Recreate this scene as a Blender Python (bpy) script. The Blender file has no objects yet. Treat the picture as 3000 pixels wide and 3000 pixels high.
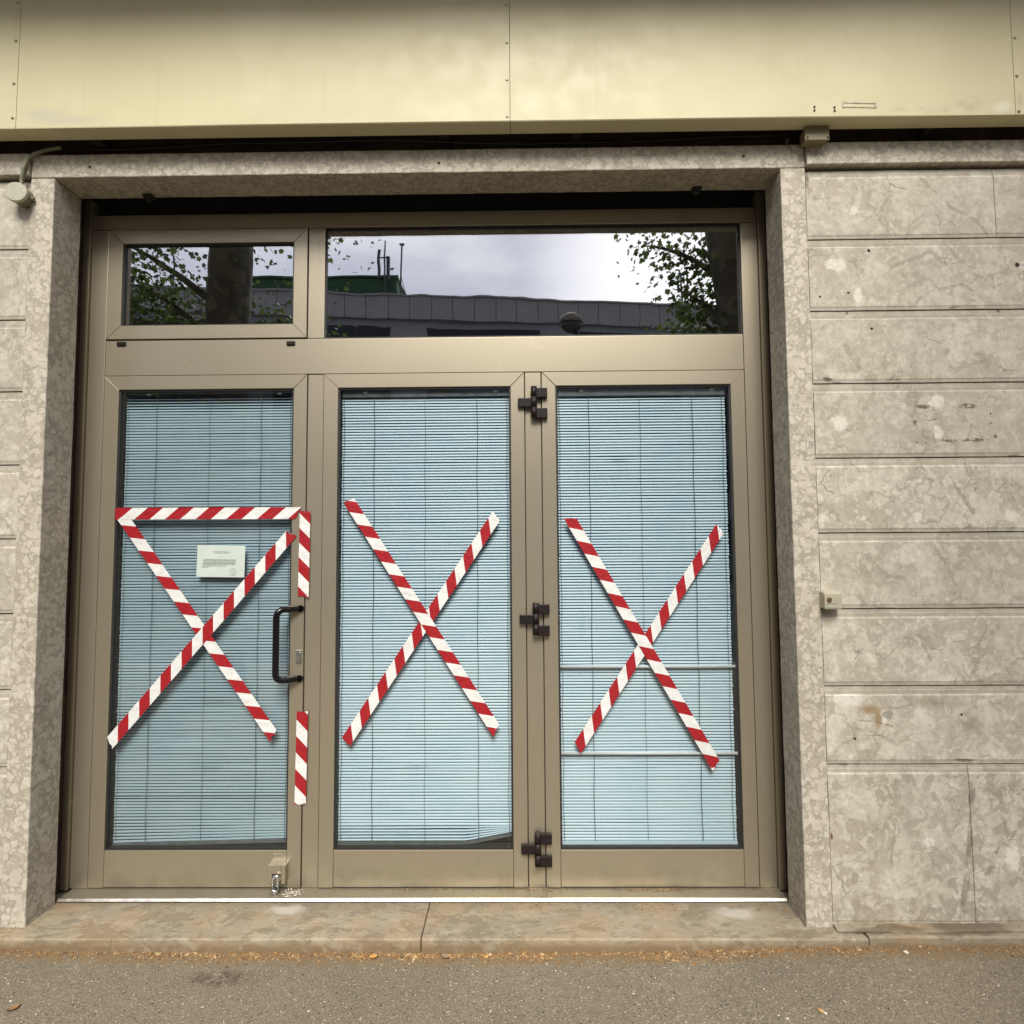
import bpy, bmesh, math, random
from mathutils import Vector, Matrix, noise as mnoise
random.seed(7)
scene = bpy.context.scene
COL = scene.collection
R = math.radians

# ------------------------------------------------------------------ mesh builder
class MB:
    def __init__(self):
        self.v = []; self.f = []; self.m = []; self.s = []
    def face(self, pts, mi=0, sm=False):
        n = len(self.v); self.v += [tuple(p) for p in pts]
        self.f.append(tuple(range(n, n + len(pts)))); self.m.append(mi); self.s.append(sm)
    def add(self, verts, faces, mi=0, sm=False):
        n = len(self.v); self.v += [tuple(p) for p in verts]
        for f in faces:
            self.f.append(tuple(n + i for i in f)); self.m.append(mi); self.s.append(sm)
    def box(self, x0, x1, y0, y1, z0, z1, b=0.0, mi=0):
        if b <= 0:
            v = [(x, y, z) for x in (x0, x1) for y in (y0, y1) for z in (z0, z1)]
            f = [(0, 1, 3, 2), (4, 6, 7, 5), (0, 4, 5, 1), (2, 3, 7, 6), (0, 2, 6, 4), (1, 5, 7, 3)]
            self.add(v, f, mi); return
        bm = bmesh.new()
        bmesh.ops.create_cube(bm, size=1)
        for w in bm.verts:
            w.co = Vector(((x0 + x1) / 2 + w.co.x * (x1 - x0), (y0 + y1) / 2 + w.co.y * (y1 - y0), (z0 + z1) / 2 + w.co.z * (z1 - z0)))
        bmesh.ops.bevel(bm, geom=bm.edges[:], offset=b, segments=2, profile=0.5, affect='EDGES')
        self.frombm(bm, mi)
    def frombm(self, bm, mi=0, sm=False):
        bm.verts.index_update()
        self.add([w.co[:] for w in bm.verts], [tuple(w.index for w in f.verts) for f in bm.faces], mi, sm)
        bm.free()
    def prism(self, poly, y0, y1, b=0.0, mi=0):
        # convex XZ polygon (counter-clockwise seen from -y), front y0, back y1, front edge chamfer b
        P = [Vector((p[0], p[1])) for p in poly]; n = len(P)
        if b > 0:
            ins = []
            for i in range(n):
                a, c, d = P[i - 1], P[i], P[(i + 1) % n]
                e1 = (c - a).normalized(); e2 = (d - c).normalized()
                n1 = Vector((-e1.y, e1.x)); n2 = Vector((-e2.y, e2.x))
                bis = (n1 + n2); k = b / max(0.2, bis.dot(n1)) ; ins.append(c + bis * k)
            rings = [[(p.x, y0, p.y) for p in ins], [(p.x, y0 + b, p.y) for p in P], [(p.x, y1, p.y) for p in P]]
        else:
            rings = [[(p.x, y0, p.y) for p in P], [(p.x, y1, p.y) for p in P]]
        base = len(self.v)
        for r in rings: self.v += r
        self.f.append(tuple(base + i for i in range(n))); self.m.append(mi); self.s.append(False)
        k = len(rings)
        self.f.append(tuple(base + (k - 1) * n + i for i in reversed(range(n)))); self.m.append(mi); self.s.append(False)
        for j in range(k - 1):
            for i in range(n):
                i2 = (i + 1) % n
                self.f.append((base + j * n + i2, base + j * n + i, base + (j + 1) * n + i, base + (j + 1) * n + i2))
                self.m.append(mi); self.s.append(False)
    def tube(self, path, r, seg=12, mi=0, cap=True):
        path = [Vector(p) for p in path]; n = len(path)
        rr = r if isinstance(r, (list, tuple)) else [r] * n
        up = Vector((0.13, 0.31, 0.94)); base = len(self.v)
        d0 = (path[1] - path[0]).normalized()
        u = d0.cross(up)
        if u.length < 0.05: u = d0.cross(Vector((1, 0, 0)))
        u.normalize()
        for i in range(n):
            d = (path[min(i + 1, n - 1)] - path[max(i - 1, 0)]).normalized()
            u = (u - d * u.dot(d)).normalized(); w = d.cross(u)
            for k in range(seg):
                a = 2 * math.pi * k / seg
                self.v.append(tuple(path[i] + (u * math.cos(a) + w * math.sin(a)) * rr[i]))
        for i in range(n - 1):
            for k in range(seg):
                k2 = (k + 1) % seg
                self.f.append((base + i * seg + k, base + i * seg + k2, base + (i + 1) * seg + k2, base + (i + 1) * seg + k))
                self.m.append(mi); self.s.append(True)
        if cap:
            self.f.append(tuple(base + k for k in reversed(range(seg)))); self.m.append(mi); self.s.append(False)
            self.f.append(tuple(base + (n - 1) * seg + k for k in range(seg))); self.m.append(mi); self.s.append(False)
    def build(self, name, mats, parent=None, origin=None):
        o = parent; L = Vector((0, 0, 0))
        while o is not None:
            L += Vector(o.location); o = o.parent
        if parent is None and origin is not None: L = Vector(origin)
        me = bpy.data.meshes.new(name)
        me.from_pydata([tuple(Vector(p) - L) for p in self.v], [], self.f)
        for m in (mats if isinstance(mats, (list, tuple)) else [mats]): me.materials.append(m)
        me.polygons.foreach_set('material_index', self.m)
        me.polygons.foreach_set('use_smooth', self.s)
        bm = bmesh.new(); bm.from_mesh(me)
        bmesh.ops.remove_doubles(bm, verts=bm.verts[:], dist=1e-6)
        bmesh.ops.recalc_face_normals(bm, faces=bm.faces[:])
        bm.to_mesh(me); bm.free()
        ob = bpy.data.objects.new(name, me); COL.objects.link(ob)
        if parent is not None: ob.parent = parent
        elif origin is not None: ob.location = origin
        return ob

def tag(o, label=None, cat=None, group=None, kind=None):
    if label: o['label'] = label
    if cat: o['category'] = cat
    if group: o['group'] = group
    if kind: o['kind'] = kind
    return o
def thing(name, loc, label, cat, group=None):
    o = bpy.data.objects.new(name, None); COL.objects.link(o); o.location = loc
    o.empty_display_size = 0.1
    return tag(o, label, cat, group)
def dup(o, parent=None):
    c = o.copy(); COL.objects.link(c); c.parent = parent
    for ch in list(o.children): dup(ch, c)
    return c

# ------------------------------------------------------------------ node helper
class NT:
    def __init__(self, name):
        self.mat = bpy.data.materials.new(name); self.mat.use_nodes = True
        self.nt = self.mat.node_tree
        self.b = self.nt.nodes['Principled BSDF']; self.out = self.nt.nodes['Material Output']
        self._pos = None
    def n(self, t, **kw):
        nd = self.nt.nodes.new(t)
        for k, v in kw.items(): setattr(nd, k, v)
        return nd
    def set(self, sock, val):
        if hasattr(val, 'is_linked') or isinstance(val, bpy.types.NodeSocket): self.nt.links.new(val, sock)
        else:
            if isinstance(val, (tuple, list)) and len(val) == 3 and sock.type == 'RGBA': val = (*val, 1)
            sock.default_value = val
    @property
    def pos(self):
        if self._pos is None: self._pos = self.n('ShaderNodeNewGeometry').outputs['Position']
        return self._pos
    def math(self, op, a, b=None, c=None, clamp=False):
        nd = self.n('ShaderNodeMath', operation=op, use_clamp=clamp)
        self.set(nd.inputs[0], a)
        if b is not None: self.set(nd.inputs[1], b)
        if c is not None: self.set(nd.inputs[2], c)
        return nd.outputs[0]
    def vm(self, op, a, b=None, scale=None):
        nd = self.n('ShaderNodeVectorMath', operation=op)
        self.set(nd.inputs[0], a)
        if b is not None: self.set(nd.inputs[1], b)
        if scale is not None: self.set(nd.inputs['Scale'], scale)
        return nd.outputs['Value'] if op in ('LENGTH', 'DOT_PRODUCT', 'DISTANCE') else nd.outputs[0]
    def noise(self, vec, scale, detail=3, rough=0.55, col=False, dist=0.0):
        nd = self.n('ShaderNodeTexNoise'); self.set(nd.inputs['Vector'], vec)
        nd.inputs['Scale'].default_value = scale; nd.inputs['Detail'].default_value = detail
        nd.inputs['Roughness'].default_value = rough; nd.inputs['Distortion'].default_value = dist
        return nd.outputs['Color' if col else 'Fac']
    def voro(self, vec, scale, feature='F1', out='Color', rnd=1.0):
        nd = self.n('ShaderNodeTexVoronoi', feature=feature); self.set(nd.inputs['Vector'], vec)
        nd.inputs['Scale'].default_value = scale; nd.inputs['Randomness'].default_value = rnd
        return nd.outputs[out]
    def ramp(self, fac, stops, interp='LINEAR'):
        nd = self.n('ShaderNodeValToRGB'); self.set(nd.inputs[0], fac)
        cr = nd.color_ramp; cr.interpolation = interp
        while len(cr.elements) < len(stops): cr.elements.new(0.5)
        for e, (p, c) in zip(cr.elements, stops):
            e.position = p; e.color = (c, c, c, 1) if isinstance(c, (int, float)) else (*c, 1)
        return nd.outputs[0]
    def mr(self, v, a, b, c=0.0, d=1.0, smooth=True):
        nd = self.n('ShaderNodeMapRange', interpolation_type='SMOOTHSTEP' if smooth else 'LINEAR', clamp=True)
        self.set(nd.inputs[0], v)
        for i, q in enumerate((a, b, c, d)): self.set(nd.inputs[1 + i], q)
        return nd.outputs[0]
    def mix(self, fac, a, b, blend='MIX'):
        nd = self.n('ShaderNodeMix', data_type='RGBA', blend_type=blend)
        self.set(nd.inputs[0], fac); self.set(nd.inputs[6], a); self.set(nd.inputs[7], b)
        return nd.outputs[2]
    def sep(self, v):
        nd = self.n('ShaderNodeSeparateXYZ'); self.set(nd.inputs[0], v); return nd.outputs
    def comb(self, x, y, z):
        nd = self.n('ShaderNodeCombineXYZ')
        for i, q in enumerate((x, y, z)): self.set(nd.inputs[i], q)
        return nd.outputs[0]
    def bump(self, h, strength=0.3, dist=0.002):
        nd = self.n('ShaderNodeBump'); nd.inputs['Strength'].default_value = strength
        nd.inputs['Distance'].default_value = dist; self.set(nd.inputs['Height'], h)
        self.nt.links.new(nd.outputs[0], self.b.inputs['Normal'])
    def warp(self, vec, scale, amt, detail=2):
        c = self.noise(vec, scale, detail, col=True)
        d = self.vm('SUBTRACT', c, (0.5, 0.5, 0.5))
        return self.vm('ADD', vec, self.vm('SCALE', d, scale=amt))
    def blob(self, vec, cx, cz, rx, rz, soft=0.4):
        d = self.vm('SUBTRACT', vec, (cx, 0, cz))
        d = self.vm('MULTIPLY', d, (1 / rx, 0, 1 / rz))
        return self.mr(self.vm('LENGTH', d), 1.0, 1.0 - soft)
    def seg(self, vec, a, b, w, add=None):
        A = Vector((a[0], 0, a[1])); D = Vector((b[0] - a[0], 0, b[1] - a[1]))
        p = self.vm('SUBTRACT', vec, tuple(A))
        t = self.math('MULTIPLY', self.vm('DOT_PRODUCT', p, tuple(D)), 1 / D.length_squared, clamp=True)
        nd = self.n('ShaderNodeVectorMath', operation='SCALE'); nd.inputs[0].default_value = tuple(D)
        self.set(nd.inputs['Scale'], t)
        d = self.vm('LENGTH', self.vm('SUBTRACT', p, nd.outputs[0]))
        if add is not None: d = self.math('ADD', d, add)
        return self.mr(d, w, w * 0.55)
    def mx(self, *a):
        if not a: return 0.0
        r = a[0]
        for q in a[1:]: r = self.math('MAXIMUM', r, q)
        return r
    def bs(self, **kw):
        names = {'col': 'Base Color', 'rough': 'Roughness', 'metal': 'Metallic', 'spec': 'Specular IOR Level',
                 'coat': 'Coat Weight', 'coatr': 'Coat Roughness'}
        for k, v in kw.items(): self.set(self.b.inputs[names[k]], v)

def simple(name, col, rough=0.6, metal=0.0, var=0.12, nscale=30.0, bump=0.0, spec=0.5, coat=0.0):
    t = NT(name)
    f = t.noise(t.pos, nscale, 4)
    lo = tuple(c * (1 - var) for c in col); hi = tuple(min(1, c * (1 + var)) for c in col)
    t.bs(col=t.ramp(f, [(0.3, lo), (0.7, hi)]), rough=t.mr(f, 0.2, 0.8, rough * 0.85, min(1, rough * 1.15)), metal=metal, spec=spec, coat=coat)
    if bump: t.bump(t.noise(t.pos, nscale * 4, 5), bump, 0.002)
    return t.mat

# ------------------------------------------------------------------ materials
LIGHT = (0.585, 0.538, 0.445); MID = (0.500, 0.455, 0.368); MATRIX = (0.375, 0.338, 0.268)
def stone_blobs(name, scale=26.0, light=LIGHT, matrix=MATRIX, mid=MID, amount=0.58, rimamt=0.3):
    """breccia limestone: rounded pale clasts in a grey-brown ground"""
    t = NT(name)
    p = t.warp(t.warp(t.pos, 16.0, 0.055, 3), 70.0, 0.014, 3)
    big = t.noise(p, 6.0, 3)
    off = t.math('MULTIPLY', t.math('SUBTRACT', big, 0.5), 0.75)
    d1 = t.math('ADD', t.voro(p, scale, 'F1', 'Distance'), t.math('MULTIPLY', t.sep(t.voro(p, scale))[0], 0.42))
    d1 = t.math('SUBTRACT', d1, off)
    c1 = t.mr(d1, amount + 0.16, amount + 0.10)
    p2 = t.vm('ADD', p, (3.1, 1.7, 5.2))
    d2 = t.math('ADD', t.voro(p2, scale * 2.1, 'F1', 'Distance'), t.math('MULTIPLY', t.sep(t.voro(p2, scale * 2.1))[0], 0.6))
    c2 = t.mr(d2, amount + 0.08, amount)
    cell = t.sep(t.voro(p, scale))
    clast = t.mx(c1, t.math('MULTIPLY', c2, 0.75))
    tone = t.mix(cell[1], mid, light)
    tone = t.mix(t.mr(t.noise(p, 34.0, 4), 0.35, 0.7, 0, 0.5), tone, light)
    fine = t.noise(t.pos, 55.0, 5, 0.6)
    ground = t.ramp(t.noise(p, 20.0, 4), [(0.3, tuple(c * 0.88 for c in matrix)), (0.7, tuple(c * 1.2 for c in matrix))])
    c = t.mix(clast, ground, tone)
    RIM = t.math('MULTIPLY', t.mr(d1, amount + 0.10, amount + 0.14), t.mr(d1, amount + 0.20, amount + 0.15))
    c = t.mix(t.math('MULTIPLY', RIM, rimamt), c, tuple(x * 0.55 for x in matrix))
    c = t.mix(t.mr(fine, 0.35, 0.75, 0.0, 0.18), c, tuple(x * 0.62 for x in mid))
    pit = t.mr(t.noise(t.pos, 130.0, 2), 0.71, 0.76)
    c = t.mix(t.math('MULTIPLY', pit, 0.5), c, (0.09, 0.075, 0.055))
    t.bs(col=c, rough=t.mr(fine, 0.2, 0.8, 0.62, 0.85), spec=0.35)
    t.bump(t.math('ADD', t.math('MULTIPLY', clast, 0.3), fine), 0.22, 0.0025)
    return t

def stone_wall_mat(lo, hi):
    t = NT('wall_limestone')
    inb = lambda L: [e for e in L if lo <= e[1] < hi]
    inz = lambda v: lo <= v < hi          # marks that lie in this band of courses
    p = t.warp(t.warp(t.pos, 5.0, 0.10, 3), 32.0, 0.03, 3)
    q = t.warp(t.warp(t.pos, 7.0, 0.035, 2), 45.0, 0.014, 2)
    cell = t.sep(t.voro(p, 9.0))
    c = t.mix(cell[0], (0.568, 0.525, 0.425), (0.629, 0.583, 0.477))
    cl2 = t.sep(t.voro(t.warp(p, 20, 0.03), 30.0))
    z = t.sep(t.pos)[2]
    low = t.mr(z, 0.66, 0.58)                       # the plinth course is a coarser breccia
    patch = t.mr(cl2[1], 0.62, 0.70)
    patch = t.math('MULTIPLY', patch, t.math('ADD', 0.32, t.math('MULTIPLY', low, 0.5)))
    c = t.mix(patch, c, (0.345, 0.306, 0.234))
    for sc, th, am in ((4.5, 0.55, 0.55), (13.0, 0.54, 0.50), (34.0, 0.55, 0.42), (70.0, 0.57, 0.30)):
        c = t.mix(t.math('MULTIPLY', t.mr(t.noise(t.vm('ADD', p, (sc, 0, sc * .7)), sc, 3, .55), th, th + 0.045), am * 1.25), c, (0.429, 0.387, 0.304))
    for sc, th, am in ((6.0, 0.56, 0.42), (17.0, 0.58, 0.45), (40.0, 0.60, 0.45)):
        c = t.mix(t.math('MULTIPLY', t.mr(t.noise(t.vm('ADD', p, (0, sc, sc * .3)), sc, 3, .55), th, th + 0.04), am * 1.2), c, (0.749, 0.726, 0.605))
    cn = t.noise(t.vm('ADD', q, (7.7, 0, 2.2)), 5.5, 4, .55)                 # broken clay seams that follow the bedding
    ct = t.math('ABSOLUTE', t.math('SUBTRACT', cn, 0.5)); cg = t.mr(t.noise(t.pos, 3.2, 2), 0.47, 0.54)
    c = t.mix(t.math('MULTIPLY', t.math('MULTIPLY', t.mr(ct, 0.016, 0.008), cg), 0.55), c, (0.30, 0.262, 0.195))
    c = t.mix(t.math('MULTIPLY', t.math('MULTIPLY', t.mr(t.math('ABSOLUTE', t.math('SUBTRACT', cn, 0.517)), 0.0035, 0.0015), cg), 0.6), c, (0.13, 0.11, 0.08))
    lum = t.noise(p, 3.0, 3)
    c = t.mix(t.mr(lum, 0.4, 0.7, 0, 0.35), c, (0.614, 0.566, 0.465))
    edge = t.voro(p, 6.5, 'DISTANCE_TO_EDGE', 'Distance')
    gate = t.mr(t.noise(t.pos, 4.0, 2), 0.56, 0.66)
    vein = t.math('MULTIPLY', t.mr(edge, 0.055, 0.02), gate)
    c = t.mix(t.math('MULTIPLY', vein, 0.5), c, (0.317, 0.286, 0.209))
    # long calcite/clay veins of the upper courses
    V = [((1.60, 3.00), (1.6891, 2.91)), ((1.6891, 2.91), (1.7665, 2.832)), ((1.7665, 2.832), (1.8451, 2.783)), ((1.8451, 2.783), (1.90, 2.715)),
         ((1.4971, 2.592), (1.5834, 2.627)), ((1.5834, 2.627), (1.6578, 2.654)), ((1.6578, 2.654), (1.7283, 2.601)),
         ((1.318, 2.70), (1.3923, 2.574)), ((1.7794, 2.624), (1.8181, 2.556)), ((1.8181, 2.556), (1.8806, 2.579)), ((1.72, 2.70), (1.7794, 2.624)),
         ((1.5826, 2.43), (1.6614, 2.487)), ((1.6614, 2.487), (1.7779, 2.517)), ((1.52, 2.90), (1.46, 2.81)), ((1.50, 2.02), (1.56, 1.985)), ((1.56, 1.985), (1.585, 2.06)), ((1.385, .60), (1.43, .46)), ((1.43, .46), (1.405, .30)), ((1.405, .30), (1.44, .09)), ((1.53, .37), (1.63, .27)), ((1.63, .27), (1.645, .17)), ((1.80, .55), (1.84, .40)), ((1.36, 1.44), (1.43, 1.36)), ((1.43, 1.36), (1.50, 1.35)), ((1.62, 1.47), (1.68, 1.38)), ((1.30, 2.28), (1.37, 2.17)), ((1.74, 2.36), (1.70, 2.22)), ((1.55, 1.13), (1.60, 1.02)), ((1.85, 1.16), (1.80, 1.0)), ((1.70, 1.75), (1.78, 1.60)), ((1.42, 1.79), (1.37, 1.66))]
    vn = t.math('MULTIPLY', t.math('SUBTRACT', t.noise(t.pos, 26.0, 4, .6), 0.46), 0.030)
    vs = t.mx(*[t.seg(q, a, b, 0.0110, vn) for a, b in V if inz(a[1])])
    c = t.mix(t.math('MULTIPLY', vs, 0.68), c, (0.317, 0.286, 0.209))
    # thin dark hairlines beside the veins
    hl = t.mr(t.voro(q, 8.0, 'DISTANCE_TO_EDGE', 'Distance'), 0.014, 0.004)
    hl = t.math('MULTIPLY', hl, t.mr(t.noise(t.pos, 7.0, 2), 0.55, 0.62))
    c = t.mix(t.math('MULTIPLY', hl, 0.6), c, (0.10, 0.085, 0.062))
    fine = t.noise(t.pos, 48.0, 6, 0.62)
    c = t.mix(t.mr(fine, 0.35, 0.75, 0.0, 0.38), c, (0.288, 0.256, 0.200))
    cid = t.math('FLOOR', t.math('MULTIPLY', t.math('SUBTRACT', 2.713, z), 1 / 0.2953))
    wn_ = t.n('ShaderNodeTexWhiteNoise', noise_dimensions='1D'); t.set(wn_.inputs['W'], t.math('ADD', cid, 0.37))
    c = t.mix(t.math('MULTIPLY', wn_.outputs['Value'], 0.30), c, (0.351, 0.316, 0.250))
    stk = t.noise(t.comb(t.math('MULTIPLY', t.sep(t.pos)[0], 9.0), 0.0, t.math('MULTIPLY', z, 1.1)), 1.0, 4)
    c = t.mix(t.mr(stk, 0.56, 0.74, 0, 0.30), c, (0.263, 0.234, 0.177))
    # plaster-white repairs and paint spots
    q2_ = t.warp(t.warp(t.pos, 30, 0.05, 4), 110, 0.022, 3)
    w = t.mx(*[t.blob(q2_, x, zz, a, b, 0.35) for x, zz, a, b in inb(
               [(1.3678, 2.83, .022, .026), (1.285, 2.607, .05, .035), (1.3694, 2.48, .017, .04), (1.2718, 1.963, .040, .038), (1.6578, 1.921, .022, .03),
                (1.5608, 1.593, .022, .022), (1.267, 0.89, .060, .030), (1.9282, 1.59, .03, .025), (1.6574, 2.045, .035, .03), (1.335, 2.40, .025, .006),
                (1.40, 0.825, .022, .035), (1.86, .30, .03, .06), (1.55, .36, .03, .025)])])
    c = t.mix(t.math('MULTIPLY', w, t.mr(t.noise(t.pos, 60, 4), .3, .6, .55, .9)), c, (0.730, 0.690, 0.593))
    if lo <= 0.83 < hi:
        g = t.blob(q, 1.4148, 0.831, .022, .018, 0.2)
        c = t.mix(t.math('MULTIPLY', g, 0.8), c, (0.288, 0.261, 0.215))
        r = t.mx(t.blob(q, 1.352, 0.848, .070, .026, 0.9), t.blob(q, 1.378, .815, .024, .050, .8))
        c = t.mix(t.math('MULTIPLY', r, 0.75), c, (0.288, 0.182, 0.067))
        r2 = t.mx(t.blob(q, 1.735, .80, .06, .08, 0.95), t.blob(q, 1.60, .875, .16, .035, .95))
        c = t.mix(t.math('MULTIPLY', r2, 0.45), c, (0.230, 0.182, 0.113))
        c = t.mix(t.blob(q, 1.18, .375, .006, .018, .6), c, (0.16, 0.08, 0.03))
    # old glue marks where letters stood
    if lo <= 1.95 < hi:
        s = t.mx(*[t.blob(q, x, zz, a, b, 0.5) for x, zz, a, b in
                   [(1.607, 2.029, .045, .011), (1.775, 2.031, .05, .012), (1.588, 1.884, .035, .008), (1.706, 1.892, .05, .008), (1.80, 1.888, .06, .011), (1.57, 1.966, .012, .012), (1.64, 1.975, .03, .005)]])
        s = t.math('MULTIPLY', s, t.mr(t.noise(t.pos, 95.0, 3), 0.42, 0.50))
        s = t.mx(s, t.seg(q, (1.870, 2.0), (1.873, 1.957), .0045), t.seg(q, (1.873, 1.957), (1.855, 1.957), .0045), t.blob(q, 1.885, 1.905, .010, .010, .5), t.seg(q, (1.887, 1.90), (1.888, 1.878), .004))
        c = t.mix(t.math('MULTIPLY', s, 0.9), c, (0.11, 0.09, 0.065))
    h = t.mx(*[t.blob(t.pos, x, zz, a, a, 0.4) for x, zz, a in
               inb([(1.4184, 2.663, .008), (2.006, 2.597, .012), (1.216, 2.476, .006), (1.3301, 2.491, .006), (1.4171, 2.343, .007), (1.285, 0.741, .006), (1.6957, 0.83, .006), (1.9251, 2.411, .008), (1.3238, 2.410, .006), (1.26, 3.06, .007)])])
    c = t.mix(h, c, (0.035, 0.028, 0.02))
    chip = t.mx(*[t.blob(q, x, zz, a, b, .5) for x, zz, a, b in inb([(1.232, 2.137, .024, .014), (1.262, 2.1265, .035, .006), (1.182, 2.965, .012, .05), (1.74, 2.424, .02, .006), (1.95, 1.832, .03, .006), (1.42, 1.240, .05, .006), (1.70, .655, .05, .010), (1.24, .645, .03, .008)])])
    c = t.mix(t.math('MULTIPLY', chip, t.mr(t.noise(t.pos, 50, 4), .35, .6, .35, .9)), c, (0.10, 0.082, 0.058))
    if lo <= 0.3 < hi:
        ds = t.mx(t.seg(q, (1.725, .56), (1.69, .30), .016), t.seg(q, (1.69, .30), (1.662, .08), .016))
        ds = t.math('MULTIPLY', ds, t.mr(t.noise(t.pos, 18.0, 3), 0.35, 0.6))
        c = t.mix(t.math('MULTIPLY', ds, 0.75), c, (0.19, 0.165, 0.125))
    # splash dirt low down and a greyer, darker band along every joint
    drt = t.math('MULTIPLY', t.mr(z, 0.22, 0.04), t.mr(fine, 0.3, 0.7))
    c = t.mix(t.math('MULTIPLY', drt, 0.4), c, (0.197, 0.163, 0.118))
    ph = t.math('FRACT', t.math('MULTIPLY', t.math('SUBTRACT', 2.713, z), 1 / 0.2953))
    bnd = t.math('MULTIPLY', t.mx(t.mr(ph, 0.115, 0.10), t.mr(ph, 0.955, 0.965)), t.mr(z, 0.60, 0.612))
    c = t.mix(t.math('MULTIPLY', bnd, 0.42), c, (0.327, 0.296, 0.235))
    t.bs(col=c, rough=t.mr(fine, 0.2, 0.8, 0.68, 0.9), spec=0.3)
    hh = t.math('SUBTRACT', fine, t.math('ADD', t.math('MULTIPLY', vs, 0.6), t.math('MULTIPLY', hl, 0.9)))
    t.bump(t.math('SUBTRACT', hh, t.math('MULTIPLY', t.mx(h, chip), 3.0)), 0.36, 0.003)
    return t.mat
M_WALLS = [stone_wall_mat(2.1235, 9.0), stone_wall_mat(1.2355, 2.1235), stone_wall_mat(-1.0, 1.2355)]
M_JAMB = stone_blobs('breccia_limestone', 40.0).mat
def step_mat():
    t = NT('step_limestone')
    ps = t.warp(t.warp(t.vm('MULTIPLY', t.pos, (0.55, 1.0, 1.0)), 6.0, 0.10, 3), 40.0, 0.02, 3)
    base = t.ramp(t.noise(ps, 7.0, 4), [(.3, (0.262, 0.222, 0.158)), (.7, (0.330, 0.283, 0.202))])
    for sc_, th, am, cc in ((13.0, .53, .7, (0.200, 0.165, 0.113)), (30.0, .55, .6, (0.205, 0.168, 0.115)), (18.0, .57, .6, (0.385, 0.338, 0.250)), (52.0, .58, .5, (0.380, 0.330, 0.240)), (90.0, .60, .5, (0.150, 0.120, 0.080))):
        base = t.mix(t.math('MULTIPLY', t.mr(t.noise(t.vm('ADD', ps, (sc_, sc_ * .3, 0)), sc_, 4, .6), th, th + .04), am), base, cc)
    fine_ = t.noise(t.pos, 60.0, 5, .6)
    t.bs(rough=t.mr(fine_, .2, .8, .6, .85), spec=.35); t.bump(t.math('ADD', fine_, t.noise(t.pos, 14.0, 3)), .4, .004)
    w = t.warp(t.pos, 12, 0.06, 3)
    xyz = t.sep(w)
    worn = t.math('MULTIPLY', t.mr(xyz[1], 0.06, 0.17), 0.55)          # trodden grey towards the door
    c = t.mix(worn, base, (0.185, 0.155, 0.115))
    org = t.math('MULTIPLY', t.mr(t.noise(t.pos, 6.0, 4), 0.45, 0.62), 0.20)
    c = t.mix(org, c, (0.42, 0.255, 0.11))
    # vertical riser tinted pollen-brown, darker towards its foot
    lowz = t.math('MULTIPLY', t.mr(t.sep(t.pos)[2], 0.046, 0.012), t.mr(t.noise(t.pos, 25, 4), 0.25, 0.5))
    c = t.mix(t.math('MULTIPLY', lowz, 0.85), c, (0.20, 0.135, 0.070))
    white = t.mx(t.blob2(w, 0.80, 0.10, .10, .035), t.blob2(w, -0.93, .12, .09, .03)) if hasattr(t, 'blob2') else 0.0
    d = t.vm('MULTIPLY', t.vm('SUBTRACT', w, (0.84, 0.09, 0)), (1 / .10, 1 / .04, 0))
    d2 = t.vm('MULTIPLY', t.vm('SUBTRACT', w, (-0.93, 0.11, 0)), (1 / .09, 1 / .035, 0))
    white = t.mx(t.mr(t.vm('LENGTH', d), 1, .4), t.mr(t.vm('LENGTH', d2), 1, .4))
    c = t.mix(t.math('MULTIPLY', white, 0.55), c, (0.55, 0.52, 0.46))
    damp = t.vm('MULTIPLY', t.vm('SUBTRACT', w, (1.67, -0.01, 0)), (1 / .17, 1 / .045, 0))
    damp2 = t.vm('MULTIPLY', t.vm('SUBTRACT', w, (1.36, -0.02, 0)), (1 / .16, 1 / .025, 0))
    dm = t.mx(t.mr(t.vm('LENGTH', damp), 1, .6), t.mr(t.vm('LENGTH', damp2), 1, .6))
    c = t.mix(t.math('MULTIPLY', dm, 0.75), c, (0.115, 0.085, 0.05))
    # crack in the left slab
    qq = t.warp(t.pos, 20, .03, 2)
    A = t.sep(qq)
    ln = t.math('ABSOLUTE', t.math('SUBTRACT', t.math('SUBTRACT', A[0], -1.435), t.math('MULTIPLY', t.math('SUBTRACT', A[1], 0.09), 0.55)))
    c = t.mix(t.math('MULTIPLY', t.mr(ln, .005, .001), 0.55), c, (0.13, 0.10, 0.07))
    t.bs(col=c)
    return t.mat
M_STEP = step_mat()
M_MORTAR = simple('grey_mortar', (0.27, 0.235, 0.18), 0.9, var=0.3, nscale=22, bump=0.5)

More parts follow.
